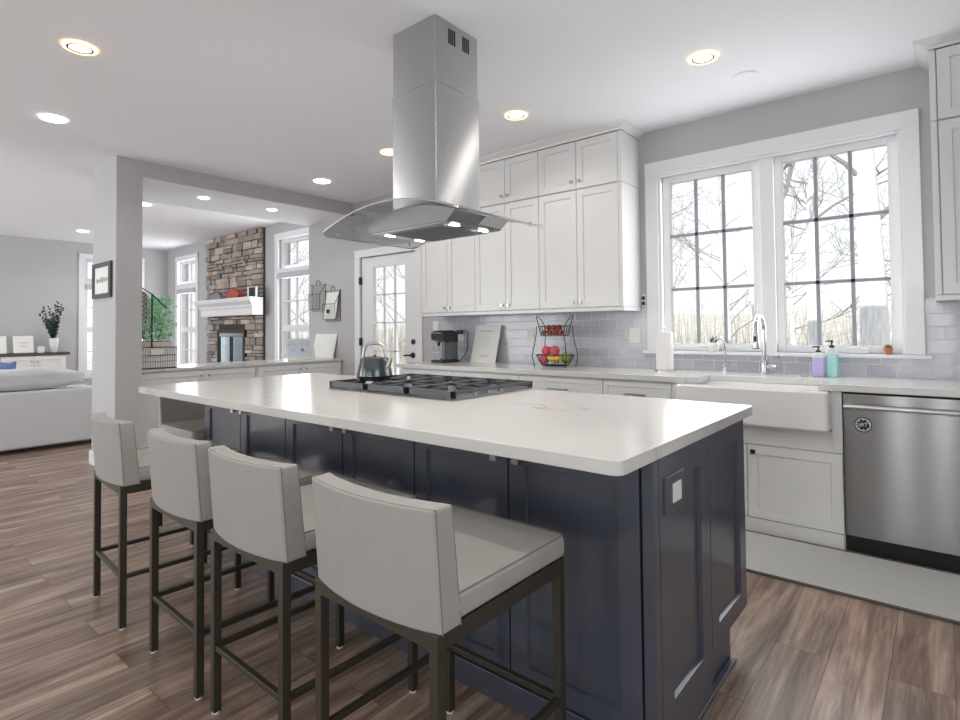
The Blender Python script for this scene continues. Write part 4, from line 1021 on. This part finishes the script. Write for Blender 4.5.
scribble(mk, P, .55, .68, .45, .12, 8, .004); scribble(mk, P, .15, .35, .45, .02, 8, .0015)
mk.build('drawing', K.blue, sc)
wbd = empty('white_panel', (-6.1, 4.2, CZ), 'plain white panel leaning on the wall beside the framed print', 'board')
slab_on('panel', [Vector((-6.44, 4.235, CZ)), Vector((-5.97, 4.235, CZ)), Vector((-5.94, 4.283, CZ + .31)), Vector((-6.41, 4.283, CZ + .31))], .008, K.plast, wbd)
# wire wall files
def wall_file(x0, x1, z0, z1, lab, paper):
    o = empty('wall_file', ((x0 + x1) / 2, YW, z0), lab, 'wall organiser', 'wire files hanging on the wall')
    w = B(); y = YW - .006; yo = YW - .075
    w.tube([(x0, y, z1), (x1, y, z1), (x1, y, z0), (x0, y, z0)], .0035, 5, True)
    w.tube([(x0 + .03, y, z1 - .12), (x0 + .03, yo, z0 + .22), (x0 + .03, yo, z0 + .02), (x1 - .02, yo, z0 + .02), (x1 - .02, yo, z0 + .22), (x1, y, z1 - .01)], .0035, 5)
    w.tube([(x0 + .03, yo, z0 + .22), (x1 - .02, yo, z0 + .22)], .003, 5)
    n = 9
    for i in range(1, n): x = x0 + (x1 - x0) * i / n; w.tube([(x, y, z1), (x, y, z0)], .0012, 4); z = z0 + (z1 - z0) * i / n; w.tube([(x0, y, z), (x1, y, z)], .0012, 4)
    for i in range(1, 7): x = x0 + .03 + (x1 - x0 - .05) * i / 7; w.tube([(x, yo, z0 + .22), (x, yo, z0 + .02)], .0012, 4)
    xm = (x0 + x1) / 2; w.tube([(xm - .045, y - .004, z1), (xm - .035, y - .004, z1 + .05), (xm, y - .004, z1 + .065), (xm + .035, y - .004, z1 + .05), (xm + .045, y - .004, z1)], .0035, 5)
    for x in (x0, x1): w.ball((x, y, z1), .011, 8)
    w.build('wire_frame', K.black, o)
    if paper:
        slab_on('paper', [Vector((x0 + .04, yo + .012, z0 + .03)), Vector((x1 - .03, yo + .012, z0 + .03)), Vector((x1 - .01, YW - .022, z1 - .02)), Vector((x0 + .04, YW - .022, z1 - .02))], .004, K.paper, o, 0)
        B().box(xm - .03, xm + .02, yo - .012, yo - .004, z0 + .10, z0 + .15).build('clip', K.black, o)
wall_file(-6.50, -6.20, 1.50, 1.84, 'empty black wire file on the wall nearer the fireplace', False)
wall_file(-6.185, -5.875, 1.36, 1.75, 'black wire wall file holding white papers', True)

# picture on the column
pf = empty('wall_picture', (-5.93, 1.71, 1.55), 'dark framed print hanging on the grey column', 'picture frame')
b = B(); x0, x1, z0, z1 = -6.235, -5.685, 1.56, 1.885; y = 1.709
x0, x1 = -6.19, -5.69
b.box(x0, x1, y - .022, y - .001, z1 - .04, z1).box(x0, x1, y - .022, y - .001, z0, z0 + .04).box(x0, x0 + .05, y - .022, y - .001, z0 + .04, z1 - .04).box(x1 - .05, x1, y - .022, y - .001, z0 + .04, z1 - .04)
b.build('frame', mat('charcoal_frame', (70, 72, 74), .5), pf, bevel=.003)
B().box(x0 + .05, x1 - .05, y - .010, y - .002, z0 + .04, z1 - .04).build('print', K.paper, pf)
mk = B(); P = lambda u, v: Vector((x0 + .08 + u * .34, y - .0115, z0 + .04 + .245 * v)); scribble(mk, P, .05, .95, .5, .16, 18, .0022); mk.build('ink_marks', K.ink, pf)

# ---------------------------------------------------------------- fireplace
YS = 4.57
fp = empty('stone_fireplace', (-9.2, YF, 0), 'floor-to-ceiling ledge stone fireplace in the family room', 'fireplace')
sx0, sx1 = -10.21, -8.30
pal = [lin(c) for c in ((164, 152, 146), (182, 168, 158), (150, 145, 143), (190, 176, 162), (158, 150, 147), (136, 133, 134), (172, 158, 150), (198, 188, 176), (166, 164, 163), (170, 150, 138))]
b = B(); cols = []; rnd.seed(5)
def stn(x0, x1, z0, z1):
    pr = rnd.uniform(.0, .05); g = .006; c = rnd.choice(pal); k = rnd.uniform(.8, 1.15)
    j = lambda: rnd.uniform(-.006, .006)
    b.hexa([(x0 + g, YS + .03, z0 + g), (x0 + g + j(), YS - pr, z0 + g + j()), (x1 - g + j(), YS - pr, z0 + g + j()), (x1 - g, YS + .03, z0 + g), (x0 + g, YS + .03, z1 - g), (x0 + g + j(), YS - pr + j(), z1 - g + j()), (x1 - g + j(), YS - pr + j(), z1 - g + j()), (x1 - g, YS + .03, z1 - g)])
    cols.extend([tuple(v * k for v in c)] * 6)
z = 0.0
FX0, FX1, FZ0, FZ1 = -9.76, -8.79, .40, 1.275
while z < HF - .01:
    hgt = min(rnd.choice((.05, .065, .08, .10, .13)), HF - .004 - z); 
    if HF - z - hgt < .05: hgt = HF - .004 - z
    segs = [(sx0, sx1)]
    if z + hgt > FZ0 and z < FZ1: segs = [(sx0, FX0), (FX1, sx1)]
    for a, e in segs:
        x = a
        while x < e - .01:
            w_ = rnd.uniform(.10, .34); 
            if e - x - w_ < .1: w_ = e - x
            if hgt > .10 and rnd.random() < .45: zz_ = z + hgt * rnd.uniform(.4, .6); stn(x, x + w_, z, zz_); stn(x, x + w_, zz_, z + hgt)
            else: stn(x, x + w_, z, z + hgt)
            x += w_
    z += hgt
b.cols = cols; b.build('stone_veneer', K.stone, fp)
mo = mat('mortar', (84, 76, 70), .95)
bb_ = B().box(sx0 + .005, sx1 - .005, YS + .012, YF - .001, 0, FZ0).box(sx0 + .005, sx1 - .005, YS + .012, YF - .001, FZ1, HF - .002).box(sx0 + .005, FX0, YS + .012, YF - .001, FZ0, FZ1).box(FX1, sx1 - .005, YS + .012, YF - .001, FZ0, FZ1)
bb_.build('chimney_core', mo, fp)
B().box(FX0 + .001, FX1 - .001, YS + .035, YF - .002, FZ0, FZ1 - .001).build('firebox', K.kick, fp)
fr = B(); y0, y1 = YS - .045, YS + .034
fr.box(FX0, FX1, y0, y1, FZ1 - .055, FZ1).box(FX0, FX0 + .05, y0, y1, FZ0, FZ1 - .055).box(FX1 - .05, FX1, y0, y1, FZ0, FZ1 - .055).box(FX0 + .05, FX1 - .05, y0, y1, FZ0, FZ0 + .06)
fr.build('firebox_frame', K.black, fp, bevel=.004)
B().box(FX0 + .05, FX1 - .05, y0 + .01, y0 + .04, FZ1 - .12, FZ1 - .06).build('louvre', K.steel, fp)
dm = mat('firebox_glass', (196, 210, 218), .08, .9)
for a, e in ((FX0 + .055, -9.285), (-9.265, FX1 - .055)):
    o = B().box(a, e, y0 + .02, y0 + .035, FZ0 + .065, FZ1 - .125).build('glass_door', dm, fp)
    [B().box(a_, a_ + .03, y0 + .008, y0 + .019, FZ0 + .065, FZ1 - .125).build('door_trim', K.black, o) for a_ in (a, e - .03)]
mp_ = [(0, 1.50), (.17, 1.50), (.175, 1.60), (.19, 1.62), (.20, 1.66), (.25, 1.71), (.262, 1.745), (.262, 1.772), (0, 1.772)]
mb = B(); k = len(mp_)
mx0, mx1 = -9.94, -8.17; yb = YS - .065
path = []
for px_, nx in ((mx0, -1), (mx1, 1)):
    mb.v += [(px_ + nx * (p - .17 if p > 0 else 0) , yb - p, q) for p, q in mp_]
for j in range(k): l = (j + 1) % k; mb.f.append((j, l, k + l, k + j)); mb.m.append(0)
mb.f.append(tuple(range(k))); mb.m.append(0); mb.f.append(tuple(range(k, 2 * k))); mb.m.append(0)
mb.box(sx0 + .02, sx1 - .02, yb - .002, YS + .02, 1.52, 1.76)
mb.build('mantel', K.trim, fp)
mz = 1.7725
def tg(o, l, c, g=None): return tag(o, l, c, g)
b = B(); b.prism([(-.22, 0), (.02, 0), (.20, .02), (.12, .10), (.02, .15), (-.10, .06), (-.24, .07)], lambda p, q, t: (-9.40 + p, 4.33 + t, mz + q), 0, .07)
tg(b.build('mantel_ornament', mat('mixed_metal', (150, 140, 150), .4, .5), None, bevel=.008), 'grey and red metal figure lying on the mantel', 'ornament')
b = B(); b.prism([(-.20, 0), (.16, 0), (.24, .07), (.14, .13), (-.04, .17), (-.16, .10)], lambda p, q, t: (-8.83 + p, 4.33 + t, mz + q), 0, .10)
tg(b.build('mantel_ornament', K.hred, None, bevel=.012), 'rusty red angular ornament in the middle of the mantel', 'ornament')
o = empty('mantel_picture', (-8.30, 4.4, mz), 'small white frame with black picture on the mantel', 'picture frame')
B().box(-8.44, -8.16, 4.39, 4.41, mz, mz + .165).build('frame', K.plast, o, bevel=.003); B().box(-8.385, -8.20, 4.386, 4.3895, mz + .01, mz + .155).build('print', K.black, o)

# ---------------------------------------------------------------- family room furniture
sf = empty('sofa', (-7.8, .7, 0), 'long light grey fabric sofa seen from behind', 'sofa')
SX = -7.36; SY1 = 2.20; SY0 = -.40
B().box(SX - .22, SX, SY0, SY1, .045, .638).build('back', K.sofa, sf, bevel=.03, seg=4)
B().box(SX - .95, SX - .221, SY0 + .0, SY1, .045, .30).build('base', K.sofa, sf, bevel=.02, seg=3)
for y0, y1 in ((SY0, SY0 + .2), (SY1 - .2, SY1)): B().box(SX - .95, SX - .222, y0, y1, .301, .60).build('arm', K.sofa, sf, bevel=.03, seg=4)
def cushion(x0, x1, y0, y1, z0, z1, m, name, parent, puff=.03, n=8, tilt=0):
    b = B(); cx_, cy_, cz_ = (x0 + x1) / 2, (y0 + y1) / 2, (z0 + z1) / 2; hx, hy, hz = (x1 - x0) / 2, (y1 - y0) / 2, (z1 - z0) / 2
    bmx = bmesh.new(); bmesh.ops.create_cube(bmx, size=2); bmesh.ops.subdivide_edges(bmx, edges=bmx.edges, cuts=n, use_grid_fill=True)
    for v in bmx.verts:
        x, y, z = v.co; e = (1 - abs(y) ** 4) * (1 - abs(z) ** 3) if hx <= min(hy, hz) else (1 - abs(y) ** 4) * (1 - abs(x) ** 4)
        if hx <= min(hy, hz): x = x * (.35 + .65 * e ** .5 if e > 0 else .35)
        else: z = z * (.45 + .55 * max(e, 0) ** .5)
        wr = .006 * math.sin(9 * y + 5 * z) + .005 * math.sin(17 * y - 3 * z)
        v.co = (cx_ + hx * x + tilt * hz * z + wr, cy_ + hy * y, cz_ + hz * z + wr)
    me = bpy.data.meshes.new(name); bmx.to_mesh(me); bmx.free(); off = parent_world(parent) if parent else Vector()
    for v in me.vertices: v.co -= off
    me.materials.append(m)
    for p in me.polygons: p.use_smooth = True
    o = bpy.data.objects.new(name, me); COL.objects.link(o)
    if parent: o.parent = parent
    return o
for i in range(2):
    y0 = SY0 + .22 + i * 1.09; cushion(SX - .90, SX - .24, y0, y0 + 1.07, .302, .46, K.sofa, 'seat_cushion', sf)
    c_ = cushion(SX - .47, SX - .20, y0, y0 + 1.08 , .46, .63, K.sofa, 'back_cushion', sf, tilt=.06)
c_ = cushion(SX - .33, SX - .02, .62, 1.95, .640, .87, K.sofa, 'sofa_pillow', None, tilt=.05)
tag(c_, 'long pale grey cushion lying on top of the sofa back', 'cushion')
for y in (SY0 + .15, SY1 - .15):
    for x in (SX - .08, SX - .85): B().cyl((x, y, 0), (x, y, .046), .025, 12).build('leg', K.black, sf)
c_ = cushion(-8.18, -7.94, 1.10, 1.46, .47, .92, K.blue, 'throw_pillow', None, tilt=.3); tag(c_, 'blue throw pillow with raised corner on the sofa', 'pillow')
c_ = cushion(-8.18, -7.94, 1.49, 1.78, .485, .83, K.blue, 'throw_pillow', None, tilt=.3); tag(c_, 'lower blue throw pillow on the sofa', 'pillow')

sd = empty('sideboard', (-11.86, 1.9, 0), 'white sideboard with dark wood top against the far wall', 'sideboard')
SBX = -11.66; y0, y1 = .2, 2.81
B().box(XL + .03, SBX, y0, y1, .06, .868).build('body', K.wfurn, sd, bevel=.004)
B().box(XL + .025, SBX + .03, y0 - .03, y1 + .05, .869, .915).build('top', K.dwood, sd, bevel=.003)
for i in range(3):
    a = y0 + .01 + i * .868
    for a0, a1, kk in ((a, a + .425, a + .39), (a + .43, a + .855, a + .465)): door(Fx(SBX + .0005), a0, a1, .09, .86, sd, K.wfurn, (kk, .775), fw=.06)
for y in (y0 + .05, y1 - .05):
    for x in (XL + .06, SBX - .04): B().box(x - .025, x + .025, y - .025, y + .025, 0, .061).build('leg', K.wfurn, sd)
TZ = .9155
for y0_, y1_, lb_ in ((1.62, 2.03, 'square white canvas on the sideboard at the left edge'), (2.115, 2.38, 'square white canvas on the sideboard beside the small box')):
    o = empty('canvas', (-11.8, (y0_ + y1_) / 2, TZ), lb_, 'canvas', 'white canvases on the sideboard')
    slab_on('panel', [Vector((-11.72, y0_, TZ + .006)), Vector((-11.72, y1_, TZ + .006)), Vector((-11.79, y1_, TZ + .286)), Vector((-11.79, y0_, TZ + .286))], .02, K.paper, o)
    mk = B(); P = lambda u, v: Vector((-11.715 - .07 * v, y0_ + (y1_ - y0_) * u, TZ + .28 * v)); scribble(mk, P, .25, .75, .62, .04, 10, .003); scribble(mk, P, .3, .7, .42, .03, 8, .003); mk.build('ink_marks', K.ink, o)
b = B(); b.box(-11.76, -11.68, 2.435, 2.515, TZ, TZ + .105); tag(b.build('candle_box', K.plast, None, bevel=.004), 'small white cube between canvas and vase', 'box')
o = empty('potted_eucalyptus', (-11.78, 2.665, TZ), 'dark leafy stems in a white vase on the sideboard', 'plant')
B().lathe([(.045, 0), (.05, .01), (.072, .235), (.066, .24), (.06, .235)], (-11.78, 2.665, TZ), 20).build('vase', K.white, o, smooth=True)
lf = B(); rnd.seed(9); stx = B()
for i in range(16):
    a = i * 2.39; t = .05 + .15 * (i / 16) ** .6; top = Vector((-11.78 + .07 * math.cos(a) * (i / 16) ** .5, 2.645 + t * .5 * math.sin(a), TZ + .37 + .20 * rnd.random())); b0 = Vector((-11.78, 2.665, TZ + .22))
    stx.tube([b0, (b0 + top) / 2 + Vector((0, 0, .03)), top], .003, 5)
    for k in range(34):
        q = b0.lerp(top, .15 + .85 * k / 17); d = Vector((rnd.gauss(0, 1), rnd.gauss(0, 1), rnd.gauss(.3, .6))).normalized(); s = d.orthogonal().normalized(); L = .042
        lf.quad([q, q + d * L * .5 + s * L * .4, q + d * L, q + d * L * .5 - s * L * .4])
lf.build('foliage', K.dleaf, o); stx.build('stems', K.dleaf, o)

# ---------------------------------------------------------------- ceiling lights
def can(x, y, z, label, power, warm=True, r=.080, glow=True):
    o = empty('ceiling_light', (x, y, z), label, 'ceiling light', 'recessed ceiling lights')
    b = B(); b.lathe([(r, 0), (r, -.009), (r * .80, -.010), (r * .80, 0)], (x, y, z), 32, caps=False); b.build('halo_ring', K.warm if glow else K.lamp, o, smooth=True)
    b = B(); b.lathe([(r * .80, 0), (r * .80, -.0115), (r * .66, -.0115), (r * .66, 0)], (x, y, z), 32, caps=False); b.build('trim_ring', K.ring if glow else K.lamp, o, smooth=True)
    b = B(); b.lathe([(r * .66, -.001), (r * .62, -.006), (r * .3, -.008)], (x, y, z), 32); b.build('lens', K.lamp, o, smooth=True)
    l = light('can_lamp', 'SPOT', (0, 0, -.012), power, (1, .93, .85) if glow else (1, .95, .88), (0, 0, 0), spot_size=R(150), spot_blend=.6, shadow_soft_size=.05)
    l.parent = o
    return o
kp = 16
can(-3.615, .923, H, 'warm ringed ceiling light at the upper left', kp)
can(-4.967, 1.106, H, 'small white ceiling light left of the column', kp, glow=False)
can(-1.043, 3.307, H, 'warm ringed ceiling light above the sink', kp)
can(-2.385, 3.299, H, 'warm ringed ceiling light beside the hood chimney', kp)
can(-3.728, 3.252, H, 'ceiling light half hidden behind the hood chimney', kp)
can(-4.991, 3.413, H, 'white ceiling light nearest the beam corner', kp, glow=False)
can(-5.96, 2.623, 2.654, 'small light under the beam nearer the column', 6, glow=False, r=.05)
can(-5.97, 3.404, 2.654, 'small light under the beam nearer the window wall', 6, glow=False, r=.05)
can(-7.908, 2.724, HF, 'family room ceiling light seen beside the column', 20, glow=False)
can(-10.727, 2.80, HF, 'family room ceiling light nearest the far wall', 20, glow=False)
# the same grid goes on above and behind the camera (outside the frame)
for x, y in ((-1.05, 1.83), (-2.4, .92), (-1.05, .3)): light('can_lamp_out_of_frame', 'SPOT', (x, y, H - .012), kp * (2 if y > 1 else 1), (1, .93, .85), (0, 0, 0), spot_size=R(150), spot_blend=.6, shadow_soft_size=.05)
for x, y in ((-7.9, .2), (-10.7, .2)): light('can_lamp_out_of_frame', 'SPOT', (x, y, HF - .012), 20, (1, .95, .88), (0, 0, 0), spot_size=R(150), spot_blend=.6, shadow_soft_size=.05)
sm = B(); sm.lathe([(.075, 0), (.075, -.004), (.068, -.007), (.02, -.008)], (-.924, 3.734, H), 32)
tag(sm.build('smoke_detector', K.ceil, None, smooth=True), 'flat round white cover on the ceiling near the window', 'detector')

# ---------------------------------------------------------------- outdoors
def ground():
    b = B(); nx, ny = 30, 20
    pts = [[None] * (ny + 1) for _ in range(nx + 1)]
    for i in range(nx + 1):
        for j in range(ny + 1):
            x = -40 + 70 * i / nx; y = 4.9 + 42 * j / ny; z = -.5 + max(0, (y - 14)) * .085 + .15 * math.sin(x * .6) * min(1, (y - 4.9) / 5); pts[i][j] = len(b.v); b.v.append((x, y, z))
    for i in range(nx):
        for j in range(ny): b.f.append((pts[i][j], pts[i + 1][j], pts[i + 1][j + 1], pts[i][j + 1])); b.m.append(0)
    return b
st('ground', ground(), K.ground, smooth='all')
st('sun_blocker', B().box(-22, 16, -7.4, -6.4, -.5, 3.6), mat('blocker_green', (110, 118, 92), 1, var=.4, vscale=4))  # unseen box added to keep the low sun out of the back windows
for a_, e_ in ((-40, 40),): st('ground_back', B().box(a_, e_, -20, 4.9, -.6, -.125), K.ground)
def gz(x, y): return -.5 + max(0, (y - 14)) * .085 + .15 * math.sin(x * .6) * min(1, (y - 4.9) / 5) - .05
def tree(x, y, h, r, lean, label, seed, nb=9, m=K.bark, fork=None, twigs=True, b0=.3):
    rg_ = random.Random(seed); o = empty('bare_tree', (x, y, gz(x, y)), label, 'tree', 'bare trees outside the windows')
    base = Vector((x, y, gz(x, y))); n = 9
    tr = []
    for i in range(n + 1):
        t = i / n; tr.append(base + Vector((lean[0] * t * h + .12 * math.sin(t * 5 + seed), lean[1] * t * h, t * h)))
    b = B(); b.tube(tr, [r * (1.25 if i == 0 else 1) * (1 - .6 * i / n) for i in range(n + 1)], 14); b.build('trunk', m, o, smooth='all')
    br = B()
    def grow(p, d, L, rad, lev):
        pts = [p]; q = p.copy(); dd = d.copy()
        for i in range(5):
            dd = (dd + Vector((rg_.gauss(0, .16), rg_.gauss(0, .10), rg_.gauss(.05, .12)))).normalized(); q = q + dd * L / 5; pts.append(q)
            if lev > 0 and i >= 1:
                for s in range(2 if lev > 1 else 1):
                    nd = (dd + Vector((rg_.gauss(0, .7), rg_.gauss(0, .5), rg_.gauss(.1, .5)))).normalized(); grow(q, nd, L * rg_.uniform(.4, .6), rad * .5, lev - 1)
        br.tube(pts, [rad * (1 - .7 * i / 5) for i in range(6)], 5)
    for k in range(nb):
        t = b0 + (.95 - b0) * (k + .5) / nb; p = tr[0].lerp(tr[-1], t); i = min(int(t * n), n - 1); p = tr[i].lerp(tr[i + 1], t * n - i)
        a = rg_.uniform(0, 6.28); grow(p, Vector((math.cos(a), math.sin(a) * .6, rg_.uniform(.3, 1.0))).normalized(), h * .28 * (1.1 - t * .5), r * .28 * (1.15 - t), 2 if twigs else 1)
    br.build('branches', K.twig, o)
    return o
tree(-1.15, 13.0, 11, .26, (.008, 0), 'thick pale tree trunk at the right of the right window', 1, 8)
tree(-2.75, 12.6, 11, .24, (-.06, 0), 'leaning pale tree trunk at the left of the right window', 2, 8)
tree(-2.10, 14.0, 10, .15, (.01, 0), 'thinner pale trunk in the middle of the right window', 3, 8)
tree(-6.3, 13.0, 10, .13, (.02, 0), 'slender bare tree at the left of the left window', 4, 9)
br_ = B(); rb = random.Random(4)
for i in range(1400):
    y = rb.uniform(15, 23); x = rb.uniform(-30, 3); z = gz(x, y); hh = rb.uniform(.8, 2.4); dx = rb.gauss(0, .25)
    br_.tube([(x, y, z), (x + dx * .4, y, z + hh * .5), (x + dx, y, z + hh)], [.016, .010, .004], 3)
tag(br_.build('brush', mat('beige_brush', (186, 182, 170), 1), None), 'pale bare brush growing along the slope behind the trees', 'brush', kind='stuff')
sp_ = [(-4.6, 16), (-5.4, 19), (-3.6, 20), (-7.5, 18), (-1.7, 20), (-.3, 18), (-9.5, 15), (-12, 14), (-14.5, 13), (-17, 12), (-20, 12), (-23, 11.5), (-10.8, 20), (-26, 13), (-15.5, 19), (-19, 18)]
tl_ = ['slim bare tree beyond the sink faucet', 'slim bare tree farther back in the left window', 'slim bare tree deep in the woods of the left window', 'bare tree beyond the left edge of the left window', 'distant bare tree behind the thin trunk of the right window', 'bare tree at the right edge of the right window',
       'bare tree outside the glazed door, nearest', 'bare tree outside the glazed door, left', 'bare tree outside the family room window beside the fireplace', 'bare tree outside the near family room window, farther left', 'bare tree between the family room windows', 'bare tree outside the far family room window',
       'bare tree deep in the woods beyond the glazed door', 'bare tree at the far left of the woods', 'distant bare tree behind the near family room window', 'distant bare tree between the family room windows']
for i, ((x, y), l) in enumerate(zip(sp_, tl_)): tree(x, y, rnd.uniform(6.5, 9), rnd.uniform(.06, .09), (rnd.uniform(-.03, .03), 0), l, 20 + i, 9, b0=.12)
